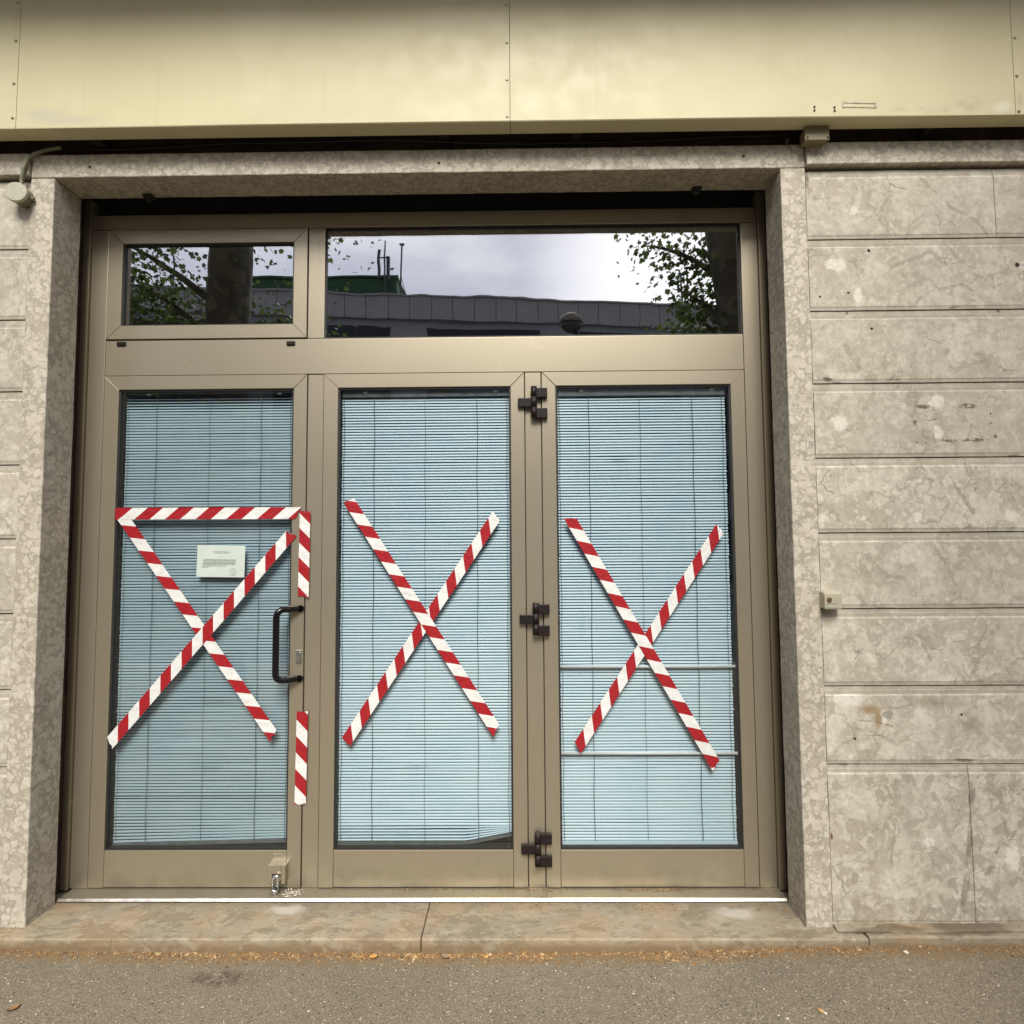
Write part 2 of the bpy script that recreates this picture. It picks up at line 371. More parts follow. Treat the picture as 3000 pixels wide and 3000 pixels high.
def pavement_mat():
    t = NT('worn_asphalt')
    n1 = t.noise(t.pos, 3.0, 4); n2 = t.noise(t.pos, 38.0, 5, 0.65); n3 = t.noise(t.pos, 170.0, 3, 0.6)
    c = t.ramp(t.noise(t.warp(t.pos, 2.0, .3), 2.2, 6, .6), [(0.36, (0.170, 0.145, 0.105)), (0.7, (0.228, 0.196, 0.140))])
    c = t.mix(t.mr(n2, 0.3, 0.7, 0, 0.55), c, (0.124, 0.104, 0.073))
    c = t.mix(t.mr(n3, 0.48, 0.68, 0, 0.75), c, (0.299, 0.255, 0.181))
    c = t.mix(t.mr(n3, 0.45, 0.30, 0, 0.6), c, (0.071, 0.057, 0.038))
    p = t.warp(t.pos, 90, 0.006)
    cell = t.sep(t.voro(p, 130.0)); dist = t.voro(p, 130.0, 'F1', 'Distance')
    peb = t.math('MULTIPLY', t.mr(cell[0], 0.80, 0.84), t.mr(dist, 0.5, 0.30))
    c = t.mix(t.math('MULTIPLY', peb, 0.65), c, t.mix(cell[1], (0.216, 0.174, 0.114), (0.601, 0.526, 0.388)))
    dk = t.math('MULTIPLY', t.mr(cell[2], 0.965, 0.985), t.mr(dist, 0.5, 0.35))
    c = t.mix(t.math('MULTIPLY', dk, .7), c, (0.050, 0.040, 0.028))
    q = t.warp(t.pos, 30, 0.09, 4)
    d = t.vm('MULTIPLY', t.vm('SUBTRACT', q, (-1.05, -0.19, 0)), (1 / .17, 1 / .055, 0))
    st = t.math('MULTIPLY', t.mr(t.vm('LENGTH', d), 1.0, 0.2), t.mr(n2, 0.35, 0.6))
    c = t.mix(t.math('MULTIPLY', st, 0.75), c, (0.062, 0.042, 0.026))
    y = t.sep(t.warp(t.pos, 9.0, 0.07, 4))[1]
    pol = t.math('MULTIPLY', t.mr(y, -0.155, -0.080), t.mr(t.noise(t.pos, 60, 4), 0.25, 0.6))
    c = t.mix(t.math('MULTIPLY', pol, 0.75), c, (0.207, 0.125, 0.052))
    t.bs(col=c, rough=0.92, spec=0.25)
    t.bump(t.math('ADD', t.math('MULTIPLY', n3, 1.0), t.math('ADD', t.math('MULTIPLY', n2, 0.6), peb)), 0.7, 0.004)
    return t.mat
M_PAVE = pavement_mat()
M_ROAD = simple('road_asphalt', (0.06, 0.058, 0.055), 0.9, var=0.2, nscale=8, bump=0.3)
M_KERB = simple('kerb_stone', (0.30, 0.28, 0.25), 0.85, var=0.15, nscale=12, bump=0.3)

def alu_mat(name, col, rough=0.36, metal=0.82):
    t = NT(name)
    xyz = t.sep(t.pos)
    grain = t.noise(t.pos, 420.0, 2)
    blot = t.noise(t.pos, 0.9, 2)
    c = t.mix(t.mr(blot, 0.35, 0.7, 0, 0.5), col, tuple(x * 0.90 for x in col))
    run = t.noise(t.comb(t.math('MULTIPLY', xyz[0], 55.0), 0.0, t.math('MULTIPLY', xyz[2], 1.3)), 1.0, 3)
    c = t.mix(t.mr(run, 0.58, 0.80, 0, 0.22), c, tuple(x * 0.62 for x in col))
    grime = t.math('MULTIPLY', t.mr(xyz[2], 0.22, 0.06), t.mr(t.noise(t.pos, 9, 4), 0.40, 0.7))
    c = t.mix(t.math('MULTIPLY', grime, 0.30), c, (0.17, 0.14, 0.095))
    scr = t.mr(t.voro(t.warp(t.pos, 3.0, .25, 2), 4.0, 'DISTANCE_TO_EDGE', 'Distance'), 0.006, 0.002)
    scr = t.math('MULTIPLY', scr, t.mr(t.noise(t.pos, 5.0, 2), 0.60, 0.66))
    c = t.mix(t.math('MULTIPLY', scr, 0.35), c, tuple(min(1, x * 1.5) for x in col))
    t.bs(col=c, rough=t.mr(blot, 0.3, 0.7, rough - 0.02, rough + 0.03), metal=metal, spec=0.5)
    t.bump(grain, 0.03, 0.0003)
    return t.mat
M_ALU = alu_mat('champagne_aluminium', (0.470, 0.415, 0.310), 0.35, 0.72)
M_ALU_SHADED = alu_mat('shaded_champagne_aluminium', (0.21, 0.172, 0.11), 0.5, 0.4)  # champagne metal darkened in colour for the shadow on the shutter guides
M_PLATE = alu_mat('worn_threshold_aluminium', (0.25, 0.225, 0.165), 0.5, 0.5)
M_STEEL = simple('polished_steel', (0.60, 0.58, 0.52), 0.34, 1.0, var=0.05, nscale=40)
M_CHROME = simple('chrome', (0.72, 0.74, 0.76), 0.08, 1.0, var=0.04, nscale=60)
M_BLACK = simple('black_rubber', (0.016, 0.016, 0.014), 0.6, var=0.2)
M_HINGE = simple('brown_black_enamel', (0.014, 0.010, 0.0095), 0.5, var=0.15, nscale=90, spec=0.25)
M_HANDLE = simple('gloss_black_enamel', (0.005, 0.004, 0.005), 0.16, var=0.1, spec=0.4)
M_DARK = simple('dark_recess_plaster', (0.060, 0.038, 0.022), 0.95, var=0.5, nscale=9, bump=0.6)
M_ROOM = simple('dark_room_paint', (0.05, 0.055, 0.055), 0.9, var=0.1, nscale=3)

def fascia_mat():
    t = NT('cream_lacquered_sheet')
    b = t.noise(t.pos, 1.6, 3)
    c = t.ramp(b, [(0.3, (0.545, 0.495, 0.310)), (0.7, (0.595, 0.545, 0.350))])
    q = t.warp(t.pos, 12, 0.05, 3)
    g = t.mx(t.blob(q, -1.86, 3.205, .13, .035, .8), t.blob(q, -1.77, 3.18, .19, .022, .8))
    c = t.mix(t.math('MULTIPLY', g, 0.45), c, (0.40, 0.40, 0.35))
    wh = t.blob(q, 1.89, 3.175, .045, .035, .8)
    c = t.mix(t.math('MULTIPLY', wh, 0.6), c, (0.72, 0.68, 0.56))
    gr = t.mx(t.blob(q, 1.75, 3.19, .10, .045, .9), t.blob(q, 1.60, 3.17, .22, .02, .9), t.blob(q, 1.96, 3.2, .02, .05, .9))
    c = t.mix(t.math('MULTIPLY', t.math('MULTIPLY', gr, t.mr(t.noise(t.pos, 22, 4), .35, .65)), 0.5), c, (0.36, 0.33, 0.24))
    pale = t.mr(t.noise(t.vm('ADD', t.pos, (4.2, 0, 1.1)), 2.6, 3), .50, .66)
    c = t.mix(t.math('MULTIPLY', pale, 0.35), c, (0.665, 0.620, 0.430))
    drip = t.noise(t.comb(t.math('MULTIPLY', t.sep(t.pos)[0], 26.0), 0.0, t.math('MULTIPLY', t.sep(t.pos)[2], 1.6)), 1.0, 3)
    c = t.mix(t.mr(drip, .58, .78, 0, .22), c, (0.40, 0.355, 0.21))
    spots = t.mr(t.noise(t.pos, 45, 2), 0.76, 0.79)
    c = t.mix(t.math('MULTIPLY', spots, 0.3), c, (0.30, 0.26, 0.14))
    t.bs(col=c, rough=t.mr(t.noise(t.pos, 9, 3), 0.3, 0.7, 0.44, 0.56), spec=0.3, metal=0.0)
    t.bump(t.noise(t.pos, 2.0, 2), 0.12, 0.02)
    return t.mat
M_FASCIA = fascia_mat()
M_RIVET = simple('cream_rivet', (0.42, 0.37, 0.24), 0.4, var=0.1)
M_HOLE = simple('hole_dark', (0.01, 0.009, 0.007), 0.9)
M_GLUE = simple('grey_glue_residue', (0.50, 0.46, 0.36), 0.7, var=0.3, nscale=60)

def glass_mat(name, refl, tint):
    t = NT(name)
    lw = t.n('ShaderNodeLayerWeight'); lw.inputs['Blend'].default_value = 0.30
    f = t.math('ADD', refl, t.math('MULTIPLY', lw.outputs['Fresnel'], 0.35), clamp=True)
    tr = t.n('ShaderNodeBsdfTransparent'); tr.inputs[0].default_value = (*tint, 1)
    gl = t.n('ShaderNodeBsdfGlossy'); gl.inputs['Roughness'].default_value = 0.0
    gl.inputs['Color'].default_value = (0.96, 0.97, 1.0, 1)
    bp = t.n('ShaderNodeBump'); bp.inputs['Strength'].default_value = 0.018; bp.inputs['Distance'].default_value = 0.02
    t.set(bp.inputs['Height'], t.noise(t.pos, 3.5, 2)); t.nt.links.new(bp.outputs[0], gl.inputs['Normal'])
    mx = t.n('ShaderNodeMixShader'); t.set(mx.inputs[0], f)
    t.nt.links.new(tr.outputs[0], mx.inputs[1]); t.nt.links.new(gl.outputs[0], mx.inputs[2])
    t.nt.links.new(mx.outputs[0], t.out.inputs['Surface'])
    return t.mat
M_GLASS_TOP = glass_mat('mirror_tinted_glass', 0.37, (0.55, 0.58, 0.58))
M_GLASS = glass_mat('door_glass', 0.055, (0.965, 0.995, 0.998))

def slat_mat(name, col):
    t = NT(name)
    n = t.noise(t.pos, 7.0, 3); s = t.sep(t.pos)
    band = t.noise(t.comb(t.math('MULTIPLY', s[0], 6.0), 0.0, t.math('MULTIPLY', s[2], 40.0)), 1.0, 3)
    c = t.mix(t.mr(n, 0.35, 0.7, 0, 0.5), col, (col[0] * 0.80, col[1] * 0.90, col[2] * 0.97))
    c = t.mix(t.mr(band, 0.45, 0.75, 0, 0.18), c, (col[0] * 0.72, col[1] * 0.76, col[2] * 0.82))
    t.bs(col=c, rough=0.38, spec=0.5)
    return t.mat
M_SLAT = slat_mat('pale_blue_slat', (0.640, 0.760, 0.835))
M_SLATG = slat_mat('grey_blue_slat', (0.480, 0.580, 0.630))
M_CORD = simple('grey_cord', (0.10, 0.14, 0.155), 0.8, var=0.2)
M_RAIL = simple('grey_blind_rail', (0.16, 0.17, 0.17), 0.4, 0.3, var=0.2)
M_CLIP = simple('white_plastic', (0.75, 0.76, 0.74), 0.4, var=0.05)
M_ROD = simple('white_rod', (0.80, 0.80, 0.81), 0.35, var=0.06)

def tape_mat(name, col, crease):
    t = NT(name)
    n = t.noise(t.pos, 28, 4, 0.6); n2 = t.noise(t.warp(t.pos, 12, .05), 90, 3)
    c = t.mix(t.mr(n, 0.4, 0.72, 0, 0.5), col, crease)
    t.bs(col=c, rough=t.mr(n2, 0.3, 0.7, 0.28, 0.45), spec=0.5)
    t.bump(t.math('ADD', n, t.math('MULTIPLY', n2, 0.3)), 0.9, 0.004)
    return t.mat
M_TRED = tape_mat('red_tape_film', (0.330, 0.012, 0.017), (0.27, 0.018, 0.024))
M_TWHITE = tape_mat('white_tape_film', (0.71, 0.71, 0.69), (0.58, 0.58, 0.565))
M_PAPER = simple('paper_in_sleeve', (0.53, 0.595, 0.545), 0.25, var=0.05, nscale=14)
M_INK = simple('grey_ink', (0.30, 0.34, 0.31), 0.7, var=0.15)
M_INK2 = simple('pale_ink', (0.44, 0.50, 0.46), 0.7, var=0.15)
M_BEIGE = simple('beige_plastic', (0.43, 0.395, 0.295), 0.42, var=0.07, nscale=50)
M_BOX_SHADED = simple('shade_toned_plastic', (0.21, 0.175, 0.10), 0.5, var=0.12, nscale=50)  # plastic toned dark to paint in the fascia's shade on the box
M_BOXLID = simple('pale_green_plastic', (0.43, 0.425, 0.315), 0.45, var=0.08, nscale=40)
M_BROWN = simple('brown_button', (0.13, 0.085, 0.04), 0.4, var=0.15, nscale=80)
M_CONDUIT = simple('grey_green_conduit', (0.17, 0.17, 0.11), 0.5, var=0.2, nscale=60)
M_CABLE = simple('black_cable', (0.02, 0.02, 0.018), 0.5)
M_BRKT = simple('rusted_bracket', (0.035, 0.022, 0.015), 0.8, var=0.4, nscale=50)
M_PLASTER = simple('upper_wall_plaster', (0.42, 0.36, 0.25), 0.9, var=0.1, nscale=6, bump=0.3)
M_CONC = simple('balcony_concrete', (0.34, 0.31, 0.26), 0.9, var=0.15, nscale=6, bump=0.3)

# ------------------------------------------------------------------ dimensions (metres, facade plane y = 0, pavement z = 0)
LJo, LJi, RJi, RJo = -1.988, -1.891, 1.073, 1.173
D = 0.228
xa, xb, xc, xd, xe, xf, xg, xh = -1.8966, -1.8212, -0.9212, -0.8497, 0.033, 0.1061, 0.9931, 1.0669
ZB, ZTB, ZTT, ZFB, ZFT = 0.064, 2.249, 2.409, 2.914, 2.982
ZLB, ZLT = 3.009, 3.108
ZS = 0.049

# ------------------------------------------------------------------ ground
def ground_z(x, y):
    if y < -3.0: return 0.0
    k = min(1.0, max(0.0, (x - 0.2) / 1.0)); k = k * k * (3 - 2 * k)
    l = min(1.0, max(0.0, (-x - 1.2) / 0.6))
    fade = max(0.0, 1 + y / 3.0)
    return (0.022 * k + 0.008 * l) * fade + 0.003 * mnoise.noise(Vector((x * 1.7, y * 1.7, 0.3)))
g = MB()
xs = [-60, -30, -15, -8, -5] + [-4 + 0.1 * i for i in range(81)] + [5, 8, 15, 30, 60]
ys = [-4.6, -4.0, -3.0, -2.2, -1.6, -1.2] + [-1.0 + 0.05 * i for i in range(20)] + [-0.02, 0.06]
vv = [(x, y, ground_z(x, y)) for y in ys for x in xs]
W = len(xs)
ff = [(j * W + i, j * W + i + 1, (j + 1) * W + i + 1, (j + 1) * W + i) for j in range(len(ys) - 1) for i in range(W - 1)]
g.add(vv, ff, 0, True)
tag(g.build('pavement', M_PAVE), kind='structure')
k = MB(); k.box(-60, 60, -4.75, -4.6, -0.3, 0.004, 0.012)
tag(k.build('kerb', M_KERB), kind='structure')
k = MB(); k.box(-400, 400, -400, -4.75, -0.35, -0.125)
tag(k.build('road', M_ROAD), kind='structure')
k = MB(); k.box(-60, 60, -21.4, -15.0, -0.13, 0.0, 0.0)
tag(k.build('far_pavement', M_KERB), kind='structure')

# ------------------------------------------------------------------ stone step under the shopfront
st = thing('stone_step', (-0.4, 0, 0), 'worn orange-stained limestone step running along the foot of the shopfront', 'step')
def slab(x0, x1, yf, top, name='slab', lab=None):
    m = MB(); m.box(x0, x1, yf, 0.30, -0.12, top, 0.005)
    o = m.build(name, M_STEP, st)
    if lab: o['label'] = lab
slab(-6.0, -0.3695, -0.064, ZS)
slab(-0.3672, 1.268, -0.064, ZS)
slab(1.273, 6.0, -0.058, ZS + 0.003, 'slab', 'rougher slab at the foot of the stone wall')

# ------------------------------------------------------------------ stone walls left and right
JT = [3.002, 2.713, 2.418, 2.123, 1.825, 1.530, 1.235, 0.940, 0.645]
def course_strip(m, x0, x1, zt, zb, mi=0):
    # profile of one course (y, z), top to bottom
    pr = [(0.045, zt + 0.0005), (0.0120, zt - 0.0020), (0.0115, zt - 0.015), (0.0095, zt - 0.0165), (0.0095, zt - 0.031), (0.006, zt - 0.037), (0.006, zb + 0.0180), (0.0080, zb + 0.012), (0.0085, zb + 0.0025), (0.045, zb + 0.0020)]
    n = max(1, int((x1 - x0) / 0.06)); ring = []
    base = len(m.v)
    for i in range(n + 1):
        x = x0 + (x1 - x0) * i / n
        for j, (y, z) in enumerate(pr):
            w = 0.0
            if 0 < j < len(pr) - 1:
                w = 0.0018 * mnoise.noise(Vector((x * 6, z * 6, 1.3))) + 0.0012 * mnoise.noise(Vector((x * 23, z * 23, 4.1)))
            zz = z + (0.0012 * mnoise.noise(Vector((x * 14, j * 0.2 + zt * 5, 7.7))) if j in (0, 1, 8, 9) else 0.0)
            m.v.append((x, y + w, zz))
    k = len(pr)
    for i in range(n):
        for j in range(k - 1):
            m.f.append((base + i * k + j, base + i * k + j + 1, base + (i + 1) * k + j + 1, base + (i + 1) * k + j)); m.m.append(mi); m.s.append(False)
    for e, i in ((0, 0), (1, n)):
        m.f.append(tuple(base + i * k + j for j in (range(k) if e else reversed(range(k))))); m.m.append(mi); m.s.append(False)
def stone_wall(x0, x1, seams, label):
    t = thing('stone_wall', ((x0 + x1) / 2, 0.02, 0.0), label, 'wall')
    m = MB()
    for i, zt in enumerate(JT):
        zb = JT[i + 1] if i + 1 < len(JT) else ZS + 0.004
        cuts = [x0] + seams.get(i, []) + [x1]
        for a, b in zip(cuts[:-1], cuts[1:]):
            course_strip(m, a + 0.0012, b - 0.0012, zt, zb, i // 3)
    m.build('block_course', M_WALLS, t)
    c = MB(); c.box(x0, x1, 0.040, 0.30, -0.12, 3.1115, 0.0)
    c.build('joint_backing', M_DARK, t)
    c = MB(); c.box(x0 + 0.001, x1 - 0.001, -0.012, 0.039, 3.0165, ZLT - 0.001, 0.003)
    c.build('cap_band', M_JAMB, t)
    # mortar fillet where the wall meets the step
    f = MB(); n = 60; base = 0
    for i in range(n + 1):
        x = x0 + (x1 - x0) * i / n
        h = 0.012 + 0.006 * mnoise.noise(Vector((x * 4, 0, 0))); d = 0.035 + 0.014 * mnoise.noise(Vector((x * 3, 5, 0)))
        f.v += [(x, 0.012, ZS + h), (x, 0.0 - d * 0.45, ZS + h * 0.62), (x, -d, ZS + 0.0035), (x, 0.012, ZS + 0.0035)]
    for i in range(n):
        for j in range(3):
            f.f.append((i * 4 + j, i * 4 + j + 1, (i + 1) * 4 + j + 1, (i + 1) * 4 + j)); f.m.append(0); f.s.append(True)
    f.build('mortar_fillet', M_STEP, t)
    return t
stone_wall(RJo + 0.002, 6.0, {0: [1.9305, 3.4], 1: [2.75], 2: [3.3], 3: [2.6], 4: [3.2], 5: [2.7], 6: [3.3], 7: [2.6], 8: [1.71, 3.0, 4.2]},
           'pale grey-beige coursed limestone wall to the right of the shop door with the doorbell on it')
stone_wall(-6.0, LJo - 0.002, {0: [-2.75], 1: [-2.085, -3.2], 2: [-2.8], 3: [-3.3], 4: [-2.7], 5: [-3.2], 6: [-2.8], 7: [-3.3], 8: [-2.9, -4.1]},
           'narrow strip of coursed limestone wall at the left edge beside the round junction box')

# ------------------------------------------------------------------ stone surround
t = thing('stone_door_surround', (-0.4, 0.07, ZS), 'speckled breccia limestone frame with lintel and two jambs round the shopfront', 'door surround')
def rough_box(x0, x1, y0, y1, z0, z1, name, parent, mat):
    bm = bmesh.new(); bmesh.ops.create_cube(bm, size=1)
    for w in bm.verts:
        w.co = Vector(((x0 + x1) / 2 + w.co.x * (x1 - x0), (y0 + y1) / 2 + w.co.y * (y1 - y0), (z0 + z1) / 2 + w.co.z * (z1 - z0)))
    bmesh.ops.bevel(bm, geom=bm.edges[:], offset=0.004, segments=2, profile=0.5, affect='EDGES')
    long = [e for e in bm.edges if e.calc_length() > 0.5]
    bmesh.ops.subdivide_edges(bm, edges=long, cuts=50, use_grid_fill=True)
    for w in bm.verts:
        q = w.co
        w.co = q + Vector((mnoise.noise(q * 17 + Vector((3, 0, 0))), mnoise.noise(q * 17 + Vector((0, 9, 0))), mnoise.noise(q * 17 + Vector((0, 0, 6))))) * 0.0016
    m = MB(); m.frombm(bm); return m.build(name, mat, parent)
m = MB(); m.box(-2.0, -1.936, 0.151, 0.30, 0.0, 3.1105); m.box(1.104, 1.19, 0.151, 0.30, 0.0, 3.1105); m.build('backing', M_DARK, t)
rough_box(LJo, LJi, 0.0, 0.1485, ZS - 0.002, ZLB - 0.001, 'jamb', t, M_JAMB)
rough_box(RJi, RJo, 0.0, 0.1485, ZS - 0.002, ZLB - 0.001, 'jamb', t, M_JAMB)
rough_box(LJo, RJo, 0.0, 0.1485, ZLB + 0.001, ZLT, 'lintel', t, M_JAMB)
m = MB()
for x, z in ((-1.7457, 3.053), (-0.3116, 3.049), (0.9258, 3.061)):
    m.tube([(x, -0.0015, z), (x, 0.004, z)], 0.006, 10)
m.build('fixing_plug', M_DARK, t)

# ------------------------------------------------------------------ building mass above, balcony, dark room
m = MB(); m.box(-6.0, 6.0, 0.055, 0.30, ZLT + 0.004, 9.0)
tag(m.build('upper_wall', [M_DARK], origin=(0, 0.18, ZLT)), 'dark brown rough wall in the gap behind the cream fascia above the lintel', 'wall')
m = MB(); m.box(-6.0, 6.0, -0.56, 0.05, 3.96, 4.12, 0.02)
tag(m.build('balcony_slab', M_CONC, origin=(0, -0.3, 3.8)), 'concrete balcony slab shading the cream fascia from above', 'balcony')
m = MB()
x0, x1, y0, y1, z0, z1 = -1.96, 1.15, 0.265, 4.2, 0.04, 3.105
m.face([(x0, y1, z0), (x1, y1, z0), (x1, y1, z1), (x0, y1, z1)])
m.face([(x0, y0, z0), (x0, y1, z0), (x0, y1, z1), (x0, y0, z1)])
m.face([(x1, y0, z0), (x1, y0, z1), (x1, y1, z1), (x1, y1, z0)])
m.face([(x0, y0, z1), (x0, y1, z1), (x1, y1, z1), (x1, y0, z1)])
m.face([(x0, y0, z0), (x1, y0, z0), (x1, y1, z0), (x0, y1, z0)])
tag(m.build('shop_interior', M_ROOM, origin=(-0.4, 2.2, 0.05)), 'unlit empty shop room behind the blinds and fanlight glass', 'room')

# ------------------------------------------------------------------ cream fascia
YF, YFB, ZF0, ZF1 = -0.10, -0.031, 3.1445, 3.92
FK = 2.178 / 2.108
def fz(z): return 1.49 + (z - 1.49) * FK
t = thing('sign_fascia', (0, YF, ZF0), 'blank cream-yellow sheet metal fascia across the top of the shopfront', 'fascia')
SX = [-5.54, -1.9715, -0.0190, 1.9435, 5.5]
rv = {1: [(-1.9225, .0), ], 2: [], 3: []}
def panel(x0, x1):
    m = MB(); x0 += 0.0010; x1 -= 0.0010
    n = 40; pr = [(YF + 0.004, ZF1), (YF, ZF1 - 0.003), (YF, ZF0 + 0.005), (YF + 0.0015, ZF0 + 0.0015), (YF + 0.005, ZF0), (YFB - 0.002, ZF0), (YFB, ZF0 + 0.002), (YFB, ZF0 + 0.014), (YFB - 0.002, ZF0 + 0.014), (YFB - 0.003, ZF0 + 0.004), (YF + 0.007, ZF0 + 0.004), (YF + 0.006, ZF1)]
    k = len(pr); b = 0
    zs_extra = 14
    prof = []
    for j, (y, z) in enumerate(pr):
        prof.append((y, z))
        if j == 1:
            for q in range(1, zs_extra): prof.append((YF, ZF1 - 0.003 + (ZF0 + 0.005 - ZF1 + 0.003) * q / zs_extra))
    k = len(prof)
    for i in range(n + 1):
        x = x0 + (x1 - x0) * i / n
        for (y, z) in prof:
            w = 0.0022 * mnoise.noise(Vector((x * 1.3, 2.0, z * 1.7))) if y < YF + 0.001 else 0.0
            m.v.append((x, y + w, z))
    for i in range(n):
        for j in range(k):
            j2 = (j + 1) % k
            m.f.append((i * k + j, i * k + j2, (i + 1) * k + j2, (i + 1) * k + j)); m.m.append(0); m.s.append(False)
    for i in (0, n):
        m.f.append(tuple(i * k + j for j in range(k))); m.m.append(0); m.s.append(False)
    return m.build('panel', M_FASCIA, t)
P = [panel(a, b) for a, b in zip(SX[:-1], SX[1:])]
m = MB(); m.box(SX[0], SX[-1], YF + 0.012, 0.05, ZF1 - 0.03, ZF1 - 0.01); m.build('top_closer', M_FASCIA, t)
def rivet(x, z, par):
    x *= FK; z = fz(z)
    m = MB(); m.tube([(x, YF - 0.0035, z), (x, YF - 0.002, z), (x, YF + 0.003, z)], [0.003, 0.0058, 0.0058], 12)
    return m.build('rivet', M_RIVET, par)
for z in (3.137, 3.274, 3.447, 3.601): rivet(-1.9215, z, P[0])
for z in (3.112, 3.258, 3.407, 3.557, 3.70): rivet(-0.0290, z, P[1])
for z in (3.106, 3.245, 3.395, 3.55): rivet(1.8925, z, P[3])
for x, z in ((1.1286, 3.132), (1.1281, 3.118), (1.2034, 3.129), (1.2041, 3.116)):
    m = MB(); x *= FK; z = fz(z); m.tube([(x, YF - 0.0032, z), (x, YF + 0.001, z)], 0.0038, 10)
    m.build('screw_hole', M_HOLE, P[2])
m = MB(); n = 24
for i in range(n):
    for side in (0, 1):
        x = 1.236 + 0.125 * i / n; x2 = 1.236 + 0.125 * (i + 1) / n
        z = 3.151 - 0.004 * (x - 1.236) / .125 if side == 0 else 3.134 - 0.004 * (x - 1.236) / .125
        h = 0.003 + 0.002 * random.random()
        x *= FK; x2 *= FK; z = fz(z)
        m.face([(x, YF - 0.0028, z - h), (x2, YF - 0.0028, z - h), (x2, YF - 0.0028, z), (x, YF - 0.0028, z)])
for x in (1.238 * FK, 1.358 * FK): m.box(x - .003, x + .003, YF - .003, YF - .0026, fz(3.128), fz(3.153))
m.build('glue_residue', M_GLUE, P[2])

# cable, brackets and boxes under the fascia
m = MB(); pts = []
for i in range(60):
    x = -1.95 + 3.06 * i / 59
    pts.append((x, 0.02 + 0.008 * math.sin(x * 3), 3.1375 + 0.022 * abs(math.sin((x + 1.95) * 1.55)) + 0.003 * math.sin(x * 9)))
m.tube(pts, 0.0045, 8)
tag(m.build('cable', M_CABLE, origin=(0, 0.02, 3.14)), 'thin black cable sagging along the dark gap under the fascia', 'cable')
for x, lab in ((-1.7228, 'rusty steel bracket in the gap above the upper left corner of the lintel'), (-0.2916, 'rusty steel bracket in the gap left of the middle fascia seam'),
               (0.2518, 'rusty steel bracket in the gap right of the middle fascia seam'), (1.6862, 'rusty steel bracket in the gap above the right stone wall')):
    m = MB(); m.box(x - .022, x + .022, YFB + .002, 0.055, 3.160, 3.173, .002); m.box(x - .022, x + .022, 0.047, 0.0548, 3.1085, 3.24, .002)
    m.tube([(x, 0.042, 3.185), (x, 0.05, 3.185)], .009, 6)
    tag(m.build('steel_bracket', M_BRKT, origin=(x, 0.03, 3.15)), lab, 'bracket', 'brackets holding the fascia')
m = MB()
pts = [(1.08, .0, 3.130), (1.09, -.02, 3.118), (1.094, -.028, 3.106), (1.090, -.02, 3.096)]
m.tube(pts, .006, 8)
tag(m.build('cable_tail', M_CABLE, origin=(1.085, -.01, 3.11)), 'short loose cable end hanging beside the rectangular junction box', 'cable')
t = thing('junction_box', (1.197, -0.04, 3.083), 'small rectangular junction box, coloured dark for the shade under the fascia at the lintel corner', 'junction box')
m = MB(); m.box(1.153, 1.243, -0.046, -0.0005, 3.088, 3.142, .005); m.build('box_body', M_BOX_SHADED, t)
m = MB(); m.box(1.149, 1.2465, -0.056, -0.0465, 3.0845, 3.1435, .004); m.build('lid', M_BOX_SHADED, t)
for x in (1.158, 1.238):
    m = MB(); m.tube([(x, -.058, 3.095), (x, -.055, 3.095)], .004, 8); m.build('screw', M_HINGE, t)

t = thing('round_junction_box', (-1.985, -0.05, 2.89), 'round pale green plastic junction box on the left wall under its conduit', 'junction box')
m = MB(); m.tube([(-2.010, 0.02, 2.922), (-2.008, -0.034, 2.922)], [.037, .037], 32); m.build('box_body', M_CONDUIT, t)
m = MB(); m.tube([(-2.008, -0.0345, 2.922), (-2.0065, -0.047, 2.9225), (-2.006, -0.050, 2.9225)], [.0405, .0405, .038], 32); m.build('lid', M_BOXLID, t)
m = MB()
pts = [(-2.013, -.014, 2.955), (-2.013, -.016, 2.99), (-2.001, -.022, 3.035), (-1.990, -.020, 3.072), (-1.966, -.016, 3.100), (-1.925, -.008, 3.122), (-1.86, .0, 3.14)]
fine = []
for a, b in zip(pts[:-1], pts[1:]):
    for q in range(8): fine.append(Vector(a).lerp(Vector(b), q / 8))
rr = [0.0068 + 0.0007 * (i % 2) for i in range(len(fine))]
m.tube(fine, rr, 12); m.build('conduit', M_CONDUIT, t)
m = MB(); m.tube([(-1.980, -.012, 2.915), (-1.962, -.010, 2.912)], .008, 12); m.build('cable_gland', M_CONDUIT, t)

t = thing('doorbell', (1.203, -0.02, 1.237), 'beige square doorbell box with a round brown button on the right stone wall', 'doorbell')
m = MB(); m.box(1.1665, 1.2395, -0.030, 0.012, 1.2395, 1.3065, .006); m.build('housing', M_BEIGE, t)
m = MB(); m.box(1.1655, 1.2325, -0.040, -0.0305, 1.2385, 1.3010, .005); m.build('cover', M_BEIGE, t)
m = MB(); m.tube([(1.183, -.0405, 1.276), (1.183, -.044, 1.276), (1.183, -.0455, 1.276)], [.0092, .0092, .0075], 20); m.build('button', M_BROWN, t)
m = MB(); m.box(1.173, 1.213, -.0412, -.0402, 1.246, 1.2585); m.build('name_slot', M_BOXLID, t)
m = MB(); m.box(1.173, 1.214, -.0416, -.0403, 1.2585, 1.2605); m.build('slot_edge', M_BROWN, t)

for x, lab in ((-1.5827, 'black rubber shutter stop under the lintel near its left end'), (0.772, 'black rubber shutter stop under the lintel near its right end')):
    m = MB(); m.box(x - .020, x + .020, .110, .146, 2.996, 3.0085, .004); m.tube([(x, .128, 2.984), (x, .128, 2.999)], .011, 12)
    tag(m.build('shutter_stop', M_BLACK, origin=(x, .13, 3.0)), lab, 'shutter stop', 'rubber stops under the lintel')

